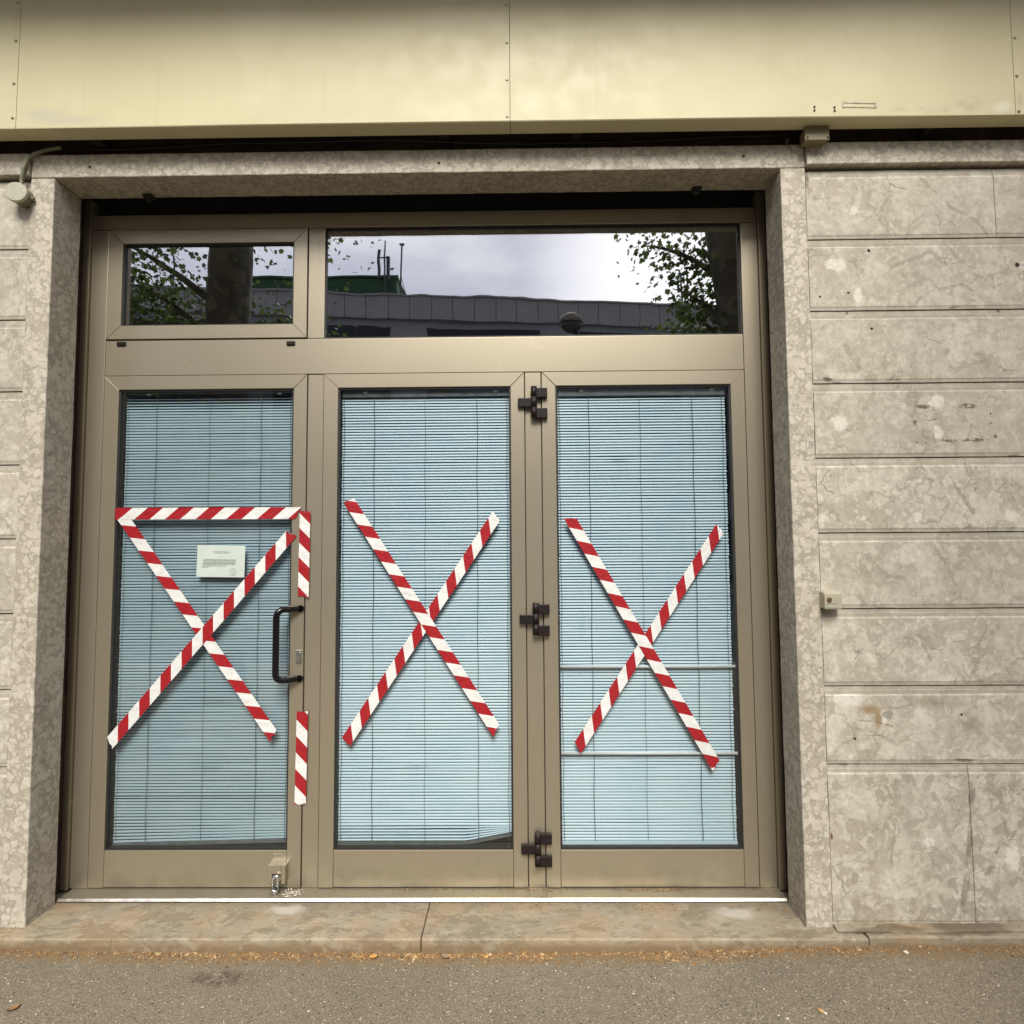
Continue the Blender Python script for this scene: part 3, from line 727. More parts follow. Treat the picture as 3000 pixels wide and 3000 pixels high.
# ------------------------------------------------------------------ shopfront frame
t = thing('shopfront_frame', (-0.4, D, ZB), 'champagne aluminium shopfront frame with transom, mullions and fanlights', 'shopfront')
YB = D + 0.055
def bar(name, x0, x1, z0, z1, yf=D, mat=M_ALU, par=t, b=0.0018, yb=YB):
    m = MB(); m.box(x0, x1, yf, yb, z0, z1, b); return m.build(name, mat, par)
bar('side_post', xa, xb - .0016, ZB, ZFB - .0012)
bar('side_post', xg + .0016, xh, ZB, ZFB - .0012)
bar('head_rail', xa, xh, ZFB + .0012, ZFT)
bar('transom', xb + .0004, xg - .0004, ZTB + .0012, ZTT - .0012)
bar('mullion', xc + .0016, xd - .0016, ZB, ZTB - .0012, D + .004)
bar('mullion', xe + .0016, xf - .0016, ZB, ZTB - .0012, D + .004)
bar('mullion', -0.9232, -0.8505, ZTT + .0012, ZFB - .0012)
# outer channels (shutter guides) with shadow in their colour and black reveals behind
for x0, x1 in ((-1.932, xa - .001), (xh + .001, 1.101)):
    m = MB(); m.box(x0, x1, D - .012, YB, ZB - .004, 3.05, .003); m.build('shutter_guide', M_ALU_SHADED, t)
m = MB(); m.box(-1.932, 1.101, YB - .02, YB + .01, ZFT + .0005, 3.09); m.build('shutter_housing', M_BLACK, t)
m = MB()
for x in (xb, xc, xd, xe, xf, xg): m.box(x - .004, x + .004, D + .012, YB - .002, ZB, ZTB)
m.box(xb, xg, D + .012, YB - .002, ZTB - .003, ZTB + .003); m.box(xb, xg, D + .012, YB - .002, ZTT - .003, ZTT + .003); m.box(xb, xg, D + .012, YB - .002, ZFB - .003, ZFB + .003)
m.build('gap_backing', M_BLACK, t)  # black backing inside the narrow gaps between leaves and frame
for x0, x1, z0, z1 in ((-1.7695, -1.7296, 2.383, 2.4025), (-1.0160, -0.9780, 2.378, 2.3975)):
    m = MB(); m.box(x0, x1, D - .006, D + .004, z0, z1, .003); m.box(x0 + .006, x1 - .006, D - .0075, D - .004, z0 + .003, z1 - .004, .001); m.build('drain_cap', M_HINGE, t)
def ring(name, xo0, xo1, zo0, zo1, xi0, xi1, zi0, zi1, yf, par, mat=M_ALU, yb=YB, g=0.0005, slope=0.006):
    """four mitred profiles with a sloped inner lip, one mesh"""
    m = MB()
    O = [(xo0, zo0), (xo1, zo0), (xo1, zo1), (xo0, zo1)]; I = [(xi0, zi0), (xi1, zi0), (xi1, zi1), (xi0, zi1)]
    for i in range(4):
        j = (i + 1) % 4
        o0, o1, i0, i1 = Vector(O[i]), Vector(O[j]), Vector(I[i]), Vector(I[j])
        e = (o1 - o0).normalized() * g
        m.prism([tuple(o0 + e), tuple(o1 - e), tuple(i1 - e), tuple(i0 + e)], yf, yb, 0.0016)
    return m.build(name, mat, par)
def gasket(x0, x1, z0, z1, yf, yb, w, par, name='gasket'):
    m = MB(); m.box(x0, x0 + w, yf, yb, z0, z1); m.box(x1 - w, x1, yf, yb, z0, z1); m.box(x0 + w, x1 - w, yf, yb, z0, z0 + w); m.box(x0 + w, x1 - w, yf, yb, z1 - w, z1)
    return m.build(name, M_BLACK, par)
# opening hopper vent, upper left
hp = MB()
hop = ring('hopper_vent', -1.8185, -0.9270, 2.4125, 2.9105, -1.7555, -0.9875, 2.4735, 2.8475, D - .006, t)
gasket(-1.7553, -0.9877, 2.4737, 2.8473, D + .002, D + .016, .006, hop)
m = MB(); m.box(-1.752, -0.991, D + .012, D + .018, 2.477, 2.844); m.build('pane', M_GLASS_TOP, hop)
# fixed fanlight
fx = gasket(-0.850, xg - .0002, ZTT + .0014, ZFB - .0014, D + .008, D + .030, .006, t, 'fanlight_seal')
m = MB(); m.box(-0.846, xg - .004, D + .014, D + .020, ZTT + .005, ZFB - .005); m.build('fanlight_pane', M_GLASS_TOP, t)
# threshold
m = MB(); m.box(-1.884, xh + .002, .158, D + .05, .0555, ZB - .0008, .0005); m.build('threshold_plate', M_PLATE, t)
m = MB()
for zz in (0,):
    X0, X1 = -1.886, xh + .003; pr = [(.1490, .0560), (.1480, .0572), (.1550, .0652), (.1575, .0658), (.1578, .0560)]
    v = [(x, y, z) for x in (X0, X1) for y, z in pr]; m.add(v, [(i, (i + 1) % 5, (i + 1) % 5 + 5, i + 5) for i in range(5)] + [(0, 1, 2, 3, 4), (9, 8, 7, 6, 5)])
m.build('threshold_nosing', M_STEEL, t)
m = MB(); m.box(-1.884, xh + .001, .166, .20, .0485, .0552); m.build('threshold_shadow_strip', M_BLACK, t)  # black strip standing in for the shadow gap under the nosing

# ------------------------------------------------------------------ glass doors
def glass_door(x0, x1, gx0, gx1, label, gz0=0.222, gz1=2.186):
    d = thing('glass_door', ((x0 + x1) / 2, D, ZB), label, 'door', 'doors of the shopfront')
    a, b = x0 + .0016, x1 - .0016; zt = ZTB - .0012; zb = ZB + .0025
    m = MB(); yf = D - .003
    m.prism([(a, zb), (gx0 - .0004, zb), (gx0 - .0004, gz1 - .0004), (a, zt)], yf, YB, .0018)
    m.prism([(gx1 + .0004, zb), (b, zb), (b, zt), (gx1 + .0004, gz1 - .0004)], yf, YB, .0018)
    m.prism([(gx0 + .0002, gz1 + .0002), (gx1 - .0002, gz1 + .0002), (b - .0006, zt), (a + .0006, zt)], yf, YB, .0018)
    m.build('door_frame', M_ALU, d)
    m = MB(); m.box(gx0 + .0006, gx1 - .0006, yf + .0012, YB, zb + .002, gz0 - .004, .0018); m.build('kick_panel', M_ALU, d)
    gasket(gx0, gx1, gz0 - .003, gz1, D + .004, D + .034, .007, d)
    m = MB(); m.box(gx0 + .004, gx1 - .004, D + .008, D + .014, gz0 + .001, gz1 - .004); m.build('pane', M_GLASS, d)
    return d
d1 = glass_door(xb, xc, -1.7545, -0.9810, 'left glass door with black pull handle, tape cross and printed notice')
d2 = glass_door(xd, xe, -0.7850, -0.0290, 'middle glass door with a tape cross and no handle')
d3 = glass_door(xf, xg, 0.1685, 0.9310, 'right glass door with three black hinges on its left side')
# pull handle
hx, hx2, zt_, zb_, yo = -0.9350, -1.0165, 1.2265, 0.9305, D - .062
def arc(c, r, a0, a1, ax, ay, n=8):
    return [c + (ax * math.cos(a0 + (a1 - a0) * i / n) + ay * math.sin(a0 + (a1 - a0) * i / n)) * r for i in range(n + 1)]
v1 = Vector((hx, D - .004, zt_)); v2 = Vector((hx2, yo, zt_)); v3 = Vector((hx2, yo, zb_)); v4 = Vector((hx, D - .004, zb_))
def rounded(pts, r, n=8):
    out = [pts[0]]
    for i in range(1, len(pts) - 1):
        p, a, b = pts[i], (pts[i - 1] - pts[i]).normalized(), (pts[i + 1] - pts[i]).normalized()
        s, e = p + a * r, p + b * r
        for q in range(n + 1):
            u = q / n; out.append(s * (1 - u) ** 2 + p * 2 * u * (1 - u) + e * u ** 2)
    return out + [pts[-1]]
m = MB(); m.tube(rounded([v1, v2, v3, v4], .036, 10), .0135, 18); m.build('pull_handle', M_HANDLE, d1)
for z in (zt_, zb_):
    m = MB(); m.tube([(hx, D - .012, z), (hx, D - .002, z)], .0145, 20); m.build('handle_rose', M_HANDLE, d1)
m = MB(); m.box(-.9530, -.9268, D - .0065, D - .0025, .9935, 1.0505, .0015); lp = m.build('lock_plate', M_STEEL, d1)
m = MB(); m.tube([(-.9395, D - .0105, 1.034), (-.9395, D - .006, 1.034)], .0075, 18); m.box(-.9428, -.9362, D - .0095, D - .006, 1.006, 1.030, .002); m.build('lock_cylinder', M_CHROME, lp)
m = MB(); m.box(-.9402, -.9388, D - .0112, D - .0104, 1.029, 1.039); m.build('keyhole', M_HOLE, lp)
m = MB(); m.box(-1.0352, -.9965, D - .0050, D - .0015, .1955, .2035, .001); m.build('drip_slot', M_STEEL, d1)
m = MB()
yl = D - .034
m.box(-1.0465, -1.0285, yl, D - .002, .099, .170, .0025); m.box(-.9915, -.9745, yl, D - .002, .099, .170, .0025); m.box(-1.0285, -.9915, yl, D - .002, .140, .170, .0)
m.box(-1.0285, -.9915, D - .012, D - .003, .099, .140, .0)
lb = m.build('floor_lock_box', M_ALU, d1)
m = MB(); m.box(-1.0465, -.9745, yl - .001, D - .002, .1702, .1735, .001); m.build('lock_box_lid', M_STEEL, lb)
# hinges on the right-hand door
def hinge(z):
    m = MB(); zt = z
    m.tube([(.0730, D - .018, zt - .1345), (.0730, D - .018, zt - .0905)], .0135, 14)
    m.tube([(.0730, D - .018, zt - .0895), (.0730, D - .018, zt - .0450)], .0135, 14)
    m.tube([(.0730, D - .018, zt - .0440), (.0730, D - .018, zt)], .0135, 14)
    m.box(.0035, .0660, D - .022, D - .0035, zt - .0895, zt - .0500, .003)
    m.box(.0800, .1310, D - .024, D - .0035, zt - .0490, zt - .0060, .003)
    m.box(.0800, .1310, D - .024, D - .0035, zt - .1395, zt - .0950, .003)
    return m
for z in (2.179, 1.246, 0.298): hinge(z).build('hinge', M_HINGE, d3)

t = thing('padlock', (-1.012, D - .045, ZB), 'chrome shackle lock threaded through the box at the foot of the left door', 'padlock')
m = MB()
m.tube(rounded([Vector((-1.0215, yl - .006, .078)), Vector((-1.0225, yl - .010, .132)), Vector((-1.0005, yl - .010, .137)), Vector((-1.0025, yl - .006, .084))], .011, 8), .0062, 14); m.build('shackle', M_CHROME, t)
m = MB(); m.tube([(-1.013, yl - .006, ZB), (-1.013, yl - .006, .078), (-1.013, yl - .006, .083)], [.0125, .0135, .011], 18); m.build('lock_body', M_CHROME, t)

# ------------------------------------------------------------------ venetian blinds
PITCH = 0.0126
def blind(x0, x1, zt, zb, mat, tilt, label, seed, cords, opener=0, droop=None, odd=()):
    rnd = random.Random(seed)
    b = thing('venetian_blind', ((x0 + x1) / 2, D + .05, zb), label, 'blind', 'venetian blinds behind the door glass')
    yb = D + .035
    m = MB(); m.box(x0 + .002, x1 - .002, yb - .012, yb + .014, zt + .004, 2.184, .002); m.build('headrail', M_RAIL, b)
    n = int((zt - zb) / PITCH); m = MB()
    bend = [(rnd.uniform(x0, x1), rnd.randint(8, n - 8), rnd.uniform(.03, .10), rnd.uniform(-.35, .35)) for _ in range(9)]
    NX = 26
    ends = []
    for i in range(n + 1):
        zc = zt - (i + .5) * (zt - zb) / (n + 1)
        tl = tilt + rnd.gauss(0, R(1.3)); sag = rnd.gauss(0, .0003); tw = rnd.gauss(0, R(1.0)); wob = rnd.gauss(0, .00025)
        ww = .0089
        if i < opener: tl = R(20) + R(8) * i
        if i in odd: tl = R(14)
        if seed == 11 and i > n - 5: tl = R(28)
        ox = rnd.gauss(0, .0008)
        base = len(m.v)
        for kx in range(NX + 1):
            u = kx / NX; x = x0 + (x1 - x0) * u + ox
            ta = tl + tw * (u - .5) * 2
            dz = sag * math.sin(u * math.pi) + wob * math.sin(u * 9 + i)
            for bx, bi, br, ba in bend:
                if abs(bi - i) <= 1: ta += ba * math.exp(-((x - bx) / br) ** 2) * (1 if bi == i else .4)
            if droop: dz += droop(u, i, n)
            for q in range(4):
                v = (q / 3 - .5)
                cur = .0011 * (1 - (2 * v) ** 2)
                yy = yb + ww * v * math.cos(ta) - cur * math.sin(ta)
                zz = zc + dz - ww * v * math.sin(ta) * -1 - cur * -math.cos(ta) * .3
                m.v.append((x, yy, zz))
        for kx in range(NX):
            for q in range(3):
                a = base + kx * 4 + q
                m.f.append((a, a + 1, a + 5, a + 4)); m.m.append(0); m.s.append(True)
    m.build('slats', mat, b)
    m = MB(); zr = zb - .004
    for kx in range(12):
        u0, u1 = kx / 12, (kx + 1) / 12
        d0 = droop(u0, n, n) if droop else 0; d1_ = droop(u1, n, n) if droop else 0
        xx0, xx1 = x0 + (x1 - x0) * u0, x0 + (x1 - x0) * u1
        m.add([(xx0, yb - .008, zr - .008 + d0), (xx1, yb - .008, zr - .008 + d1_), (xx1, yb - .008, zr + .004 + d1_), (xx0, yb - .008, zr + .004 + d0),
               (xx0, yb + .008, zr - .008 + d0), (xx1, yb + .008, zr - .008 + d1_), (xx1, yb + .008, zr + .004 + d1_), (xx0, yb + .008, zr + .004 + d0)],
              [(0, 1, 2, 3), (5, 4, 7, 6), (3, 2, 6, 7), (1, 0, 4, 5), (0, 3, 7, 4), (1, 5, 6, 2)])
    m.build('bottom_rail', M_RAIL if droop else mat, b)
    for cx, cr in cords:
        m = MB(); pts = []
        for i in range(40):
            z = zt + .004 + (zb - zt) * i / 39
            pts.append((cx + .0015 * math.sin(i * .9 + seed), yb - .0085, z))
        m.tube(pts, cr, 6); m.build('ladder_cord', M_CORD, b)
    for cx in (x0 + .105, x1 - .06):
        m = MB(); m.box(cx - .009, cx + .009, yb - .016, yb - .0125, 2.166, 2.174, .001); m.build('clip', M_CLIP, b)
    return b
blind(-1.741, -0.992, 2.170, 0.240, M_SLATG, R(84), 'dimmer grey-blue venetian blind with a few open top slats behind the left door', 3,
      [(-1.600, .0013), (-1.363, .0009), (-1.1335, .0013), (-1.727, .0008), (-1.003, .0010)], opener=6, droop=lambda u, i, n: (.018 * (u - .5)) * max(0, (i - n + 8) / 8), odd=(139,))
blind(-0.776, -0.0335, 2.146, 0.238, M_SLAT, R(70), 'bright pale blue venetian blind with its lower right corner lifted behind the middle door', 11,
      [(-.6321, .0013), (-.4069, .0008), (-.1774, .0013), (-.7656, .0010), (-.0468, .0010)],
      droop=lambda u, i, n: (.036 * max(0, u - .74) / .26) * max(0, (i - n + 5) / 5))
blind(0.178, 0.916, 2.142, 0.238, M_SLAT, R(68), 'bright pale blue venetian blind crossed by two white rods behind the right door', 23,
      [(.3161, .0013), (.5402, .0008), (.7707, .0013), (.1864, .0010), (.9010, .0010)])
for z, lab in ((.968, 'upper white rod across the lower half of the right door blind'), (.604, 'lower white rod across the right door blind near the tape ends')):
    m = MB(); m.tube([(.176, D + .0215, z + .001), (.926, D + .0215, z - .001)], .0062, 12); m.box(.9235, .9275, D + .016, D + .030, z - .007, z + .007, .001)
    tag(m.build('curtain_rod', M_ROD, origin=(.55, D + .0215, z)), lab, 'curtain rod', 'rods behind the right door glass')

# ------------------------------------------------------------------ barrier tapes
def tape(p0, p1, y, mid, period, label, w=.050, seed=1, k=1.0, e0=0.0, e1=0.0):
    rnd = random.Random(seed)
    a, b = Vector(p0), Vector(p1); L = (b - a).length; tv = (b - a).normalized(); nv = Vector((-tv.y, tv.x))
    ds = period / 24; NV = 7
    m = MB(); idx = {}
    lo = -w; s = (math.floor((lo - mid) / (period / 2)) * period / 2) + mid + period / 4
    rows = []
    while s < L + w:
        rows.append(s); s += ds
    amp = .0016
    jag = [rnd.uniform(-.004, .004) for _ in range(NV + 1)]
    for r, s in enumerate(rows):
        for c in range(NV + 1):
            v = (c / NV - .5) * w
            sv = s + k * v
            sv = min(max(sv, e0 * v + jag[c] * .6), L + e1 * v + jag[c])
            edge = .0006 * mnoise.noise(Vector((sv * 60, c * 3.0, seed))) if c in (0, NV) else 0
            q = a + tv * sv + nv * (v + edge)
            dy = amp * mnoise.noise(Vector((sv * 22, v * 26, seed * 3.1))) + amp * .5 * mnoise.noise(Vector((sv * 70, v * 60, seed)))
            lift = .0025 * max(0, 1 - min(sv, L - sv) / .03) * rnd.random() * .6
            m.v.append((q.x, y - abs(dy) * 1.2 - lift * .5, q.y))
    for r in range(len(rows) - 1):
        sm = (rows[r] + rows[r + 1]) / 2
        red = (((sm - mid + period / 4) / (period / 2)) % 2) < 1
        for c in range(NV):
            i = r * (NV + 1) + c
            quad = (i, i + 1, i + NV + 2, i + NV + 1)
            A = [Vector(m.v[j]) for j in quad]
            if ((A[2] - A[0]).cross(A[3] - A[1])).length < 1e-7: continue
            m.f.append(quad); m.m.append(0 if red else 1); m.s.append(True)
    o = m.build('barrier_tape', [M_TRED, M_TWHITE], origin=((a.x + b.x) / 2, y, min(a.y, b.y)))
    return tag(o, label, 'tape', 'red and white barrier tape strips')
yt = D - .0046; yg = D + .0062
tape((-1.7510, 1.6400), (-0.9525, 1.6370), yt - .0010, .013, .134, 'horizontal red and white tape strip across the left door', .0510, 1, 1.15, 0, 0.5)
tape((-1.7170, 1.6240), (-1.0457, 0.6920), yt, .080, .136, 'tape diagonal falling from the end of the horizontal strip on the left door', .0500, 2, .9, .3, -.4)
tape((-0.9808, 1.5470), (-1.7420, 0.6640), yt - .0016, .0, .135, 'tape diagonal rising to the upper right on the left door', .0500, 3, 1.1, -.3, .4)
tape((-0.9222, 1.6440), (-0.9250, 1.2760), yt - .0004, .0, .126, 'upper short vertical tape strip bridging left door and mullion above the handle', .0465, 4, 1.0)
tape((-0.9222, 0.7930), (-0.9263, 0.4100), yt - .0004, .025, .136, 'lower short vertical tape strip bridging left door and mullion below the lock', .0480, 5, 1.0)
tape((-0.7367, 1.6920), (-0.0990, 0.7060), yg - .0016, .036, .1285, 'tape diagonal falling to the lower right on the middle door', .0495, 6, .9, .2, -.5)
tape((-0.0939, 1.6180), (-0.7400, 0.6600), yg, .085, .132, 'tape diagonal rising to the upper right on the middle door', .0485, 7, 1.1, .4, .2)
tape((0.2250, 1.6060), (0.8265, 0.5590), yg - .0016, .022, .1300, 'tape diagonal falling to the lower right on the right door', .0480, 8, .9, .6, -.5)
tape((0.8710, 1.5560), (0.2455, 0.6330), yg, .048, .1310, 'tape diagonal rising to the upper right on the right door', .0480, 9, 1.15, .3, .5)

# ------------------------------------------------------------------ notice
t = thing('notice_sheet', (-1.290, D + .004, 1.361), 'printed white notice in a clear sleeve stuck to the left door glass', 'notice')
yn = D + .0058; A, B, C_, D_ = (-1.3955, 1.3635), (-1.1865, 1.3600), (-1.1845, 1.4965), (-1.3935, 1.5020)
def q2(u, v):
    p = Vector(A).lerp(Vector(B), u); r = Vector(D_).lerp(Vector(C_), u); return p.lerp(r, v)
m = MB(); N1, N2 = 12, 8
for i in range(N1 + 1):
    for j in range(N2 + 1):
        p = q2(i / N1, j / N2); w = .0012 * mnoise.noise(Vector((i * .5, j * .6, 2))) ; m.v.append((p.x, yn - abs(w), p.y))
for i in range(N1):
    for j in range(N2):
        a = i * (N2 + 1) + j; m.f.append((a, a + N2 + 1, a + N2 + 2, a + 1)); m.m.append(0); m.s.append(True)
m.build('paper', M_PAPER, t)
rnd = random.Random(4)
def line(m, u0, u1, v, h, dense=.8):
    u = u0
    while u < u1:
        w = rnd.uniform(.012, .04)
        p, q = q2(u, v), q2(min(u + w, u1), v)
        m.face([(p.x, yn - .0016, p.y), (q.x, yn - .0016, q.y), (q.x, yn - .0016, q.y + h), (p.x, yn - .0016, p.y + h)])
        u += w + rnd.uniform(.004, .012)
m = MB()
line(m, .36, .66, .815, .0028); line(m, .34, .70, .785, .0032); line(m, .36, .64, .755, .0028); line(m, .47, .54, .635, .0034)
m.build('heading_text', M_INK2, t)
m = MB()
for v, a, b in ((.545, .17, .80), (.515, .12, .82), (.470, .14, .81), (.430, .13, .80), (.395, .12, .80), (.345, .12, .62), (.300, .11, .24)): line(m, a, b, v, .0030)
m.build('body_text', M_INK, t)
m = MB(); c = q2(.755, .175)
def annulus(m, c, r0, r1, n=28):
    for i in range(n):
        a0, a1 = 2 * math.pi * i / n, 2 * math.pi * (i + 1) / n
        m.face([(c.x + r0 * math.cos(a0), yn - .0017, c.y + r0 * math.sin(a0)), (c.x + r1 * math.cos(a0), yn - .0017, c.y + r1 * math.sin(a0)), (c.x + r1 * math.cos(a1), yn - .0017, c.y + r1 * math.sin(a1)), (c.x + r0 * math.cos(a1), yn - .0017, c.y + r0 * math.sin(a1))])
annulus(m, c, .0125, .0165); annulus(m, c, .0, .0085)
m.build('round_stamp', M_INK2, t)

# ------------------------------------------------------------------ litter on the pavement
def clutter(name, n, fx, fy, fs, mats, kind_label, seed, zoff=0.0, zf=None):
    rnd = random.Random(seed); m = MB()
    for _ in range(n):
        x, y = fx(rnd), fy(rnd); s = fs(rnd)
        z = (zf(x, y) if zf else ground_z(x, y)) + s * .25 + zoff
        mt = Matrix.Rotation(rnd.uniform(0, 6.3), 3, 'Z') @ Matrix.Rotation(rnd.uniform(-.5, .5), 3, 'X')
        pts = [Vector((-s, -.4 * s, 0)), Vector((s * .8, -.5 * s, 0)), Vector((s, .35 * s, 0)), Vector((-.6 * s, .5 * s, 0)), Vector((0, 0, s * rnd.uniform(.3, .8)))]
        pts = [mt @ (p * rnd.uniform(.8, 1.2)) + Vector((x, y, z)) for p in pts]
        if seed == 5:
            k_ = mnoise.noise(Vector((x * 2.3, 0, 4))) + .5 * mnoise.noise(Vector((x * 9, 1, 4)))
            if (-y - .0655) > .034 + .075 * k_ and rnd.random() < .93: continue
        m.add(pts, [(0, 1, 4), (1, 2, 4), (2, 3, 4), (3, 0, 4), (3, 2, 1, 0)], rnd.randrange(len(mats)))
    return tag(m.build(name, mats), kind='stuff')
M_POL = [simple('pollen_orange', (0.29, 0.155, 0.052), 0.9, var=.3), simple('pollen_brown', (0.17, 0.095, 0.040), 0.9, var=.3), simple('pollen_rust', (0.23, 0.125, 0.045), 0.9, var=.3), simple('husk_tan', (0.40, 0.28, 0.14), 0.9, var=.2)]
M_CHIP = [simple('white_grit', (0.60, 0.56, 0.46), 0.8, var=.1), simple('tan_grit', (0.42, 0.35, 0.25), 0.8, var=.1)]
M_DGRIT = [simple('dark_grit', (0.05, 0.04, 0.03), 0.9, var=.2)]
def py(r):
    return -.0655 - abs(r.gauss(0, .030)) * (1 if r.random() < .93 else 2.6)
def px(r):
    return max(-2.2, min(2.2, r.gauss(-.05, .75))) if r.random() < .6 else r.uniform(-2.2, 2.1)
clutter('pollen_litter', 8500, px, py, lambda r: r.uniform(.0012, .0046) if r.random() < .96 else r.uniform(.004, .010), M_POL, '', 5)
clutter('light_grit', 1100, lambda r: r.uniform(-2.1, 2.1), lambda r: -.07 - .42 * r.random() ** .8, lambda r: r.uniform(.001, .0032) if r.random() < .93 else r.uniform(.003, .0055), M_CHIP, '', 6)
clutter('dark_grit', 140, lambda r: r.uniform(-2.1, 2.1), lambda r: -.07 - .42 * r.random(), lambda r: r.uniform(.0015, .005), M_DGRIT, '', 8)
def sx(r):
    c = r.choice([(.59, .05), (.60, .05), (.47, .03), (.98, .05), (.02, .06), (-.42, .15), (.2, .2), (-.6, .3)])
    return max(-1.85, min(1.05, r.gauss(*c)))
clutter('threshold_litter', 900, sx, lambda r: r.choice([r.uniform(.100, .150), r.uniform(.205, .224)]), lambda r: r.uniform(.0012, .0042), M_POL, '', 9, zf=lambda x, y: ZS if y < .149 else ZB)
clutter('silicone_crumbs', 70, lambda r: r.gauss(-.945, .03), lambda r: r.uniform(.165, .222), lambda r: r.uniform(.0012, .0065), M_CHIP, '', 10, zf=lambda x, y: ZB)

M_BUTT = simple('cigarette_paper', (0.62, 0.54, 0.40), 0.8, var=.1, nscale=90); M_FILT = simple('cigarette_filter', (0.55, 0.33, 0.12), 0.8, var=.15, nscale=120)
def butt(x, y, ang, lab, l=.028, r=.0042):
    z = ground_z(x, y) + r
    t = thing('cigarette_butt', (x, y, ground_z(x, y)), lab, 'cigarette butt', 'cigarette butts on the pavement')
    d = Vector((math.cos(ang), math.sin(ang), 0)); c = Vector((x, y, z))
    m = MB(); m.tube([c - d * l / 2, c + d * l * .15], r, 10); m.build('filter', M_FILT, t)
    m = MB(); m.tube([c + d * l * .15, c + d * l * .5], [r, r * .8], 10); m.build('paper_end', M_BUTT, t)
butt(.9458, -.3532, R(-50), 'cigarette butt lying out on the asphalt towards the lower right')
butt(-.120, -.083, R(40), 'cigarette butt lying in the orange litter against the step')
m = MB(); m.tube([(1.370, -.093, ground_z(1.37, -.09) + .003), (1.377, -.098, ground_z(1.37, -.09) + .005), (1.385, -.102, ground_z(1.37, -.09) + .003)], [.003, .006, .003], 8)
tag(m.build('pebble', M_CHIP[0], origin=(1.377, -.097, ground_z(1.377, -.097))), 'small white pebble on the asphalt below the right stone wall', 'pebble')
def leaf(x, y, s, ang, col, lab):
    M = simple('dry_leaf', col, .7, var=.25, nscale=90)
    z = ground_z(x, y) + .004; m = MB(); N = 6
    prof = [0, .55, .85, 1, .8, .45, 0]
    d = Vector((math.cos(ang), math.sin(ang), 0)); n = Vector((-d.y, d.x, 0)); c = Vector((x, y, z))
    for i in range(N + 1):
        u = i / N - .5
        for k, v in enumerate((-.45, 0, .45)):
            m.v.append(tuple(c + d * u * 2 * s + n * v * s * prof[i] * 1.4 + Vector((0, 0, s * .35 * (abs(v) * 1.6 + u * u)))))
    for i in range(N):
        for k in range(2):
            a = i * 3 + k; m.f.append((a, a + 1, a + 4, a + 3)); m.m.append(0); m.s.append(True)
    tag(m.build('fallen_leaf', M, origin=(x, y, ground_z(x, y))), lab, 'leaf', 'fallen leaves on the pavement')
leaf(-.5353, -.093, .016, R(15), (.50, .27, .06), 'curled yellow-orange leaf in the litter left of the step joint')
leaf(-.2748, -.090, .017, R(-30), (.26, .18, .10), 'grey-brown leaf in the litter right of the step joint')
leaf(-1.640, -.332, .018, R(50), (.24, .14, .06), 'brown leaf at the lower left corner of the pavement')
leaf(-.43, -.086, .009, R(45), (.14, .15, .05), 'tiny green leaf scrap in the litter beside the yellow leaf')

# ------------------------------------------------------------------ across the street (mirrored in the fanlight)
M_OFF = simple('office_grey_cladding', (0.40, 0.41, 0.43), 0.6, var=.08, nscale=2)
M_OFFB = simple('office_parapet_panel', (0.48, 0.475, 0.46), 0.6, var=.08, nscale=2)
M_WIN = simple('office_window_glass', (0.03, 0.032, 0.035), 0.12, var=.1)
t = thing('office_building', (-2, -24.2, 0), 'grey flat-roofed office building across the street mirrored in the fanlight', 'building')
t.rotation_euler = (0, 0, math.atan2(-2.86, 25.9))
def local(m, name, mat, par, mods=None):
    me = bpy.data.meshes.new(name); me.from_pydata(m.v, [], m.f); me.materials.append(mat)
    ob = bpy.data.objects.new(name, me); COL.objects.link(ob); ob.parent = par; return ob
m = MB(); m.box(-45, 45, -14, 0, 0, 12.05); wl = local(m, 'wall', M_OFF, t)
m = MB()
for i in range(-45, 45): m.box(i + .012, i + .988, -14.2, .25, 12.06, 13.12)
local(m, 'parapet', M_OFFB, t)
m = MB(); m.box(-45.1, 45.1, -14.3, .34, 13.125, 13.2); local(m, 'roof_edge', M_OFFB, t)
for fl in range(4):
    for i in range(-6, 7):
        m = MB(); z = 1.0 + 3.0 * fl; m.box(i * 7 - 3.2 + 1, i * 7 + 3.2 - .1, -.02, .03, z, z + 1.75); w = local(m, 'window', M_WIN, t)
        m = MB(); m.box(i * 7 - 3.2 + .9, i * 7 + 3.2, .0, .08, z - .1, z - .02); local(m, 'sill', M_OFFB, w)
M_GREEN = simple('green_cladding', (0.035, 0.095, 0.045), 0.7, var=.15, nscale=2)
m = MB(); m.box(-16.5, -6.28, -31, -27, 13.0, 15.65, .05); m.box(-16.6, -6.2, -31.1, -26.9, 15.66, 15.78, .03); m.box(-6.6, -6.35, -26.98, -26.9, 13.0, 15.6)
tag(m.build('rooftop_hut', M_GREEN, origin=(-11, -29, 13)), 'green rooftop hut on the office building mirrored in the fanlight', 'rooftop hut')
M_MAST = simple('mast_steel', (0.10, 0.105, 0.11), 0.5, .3)
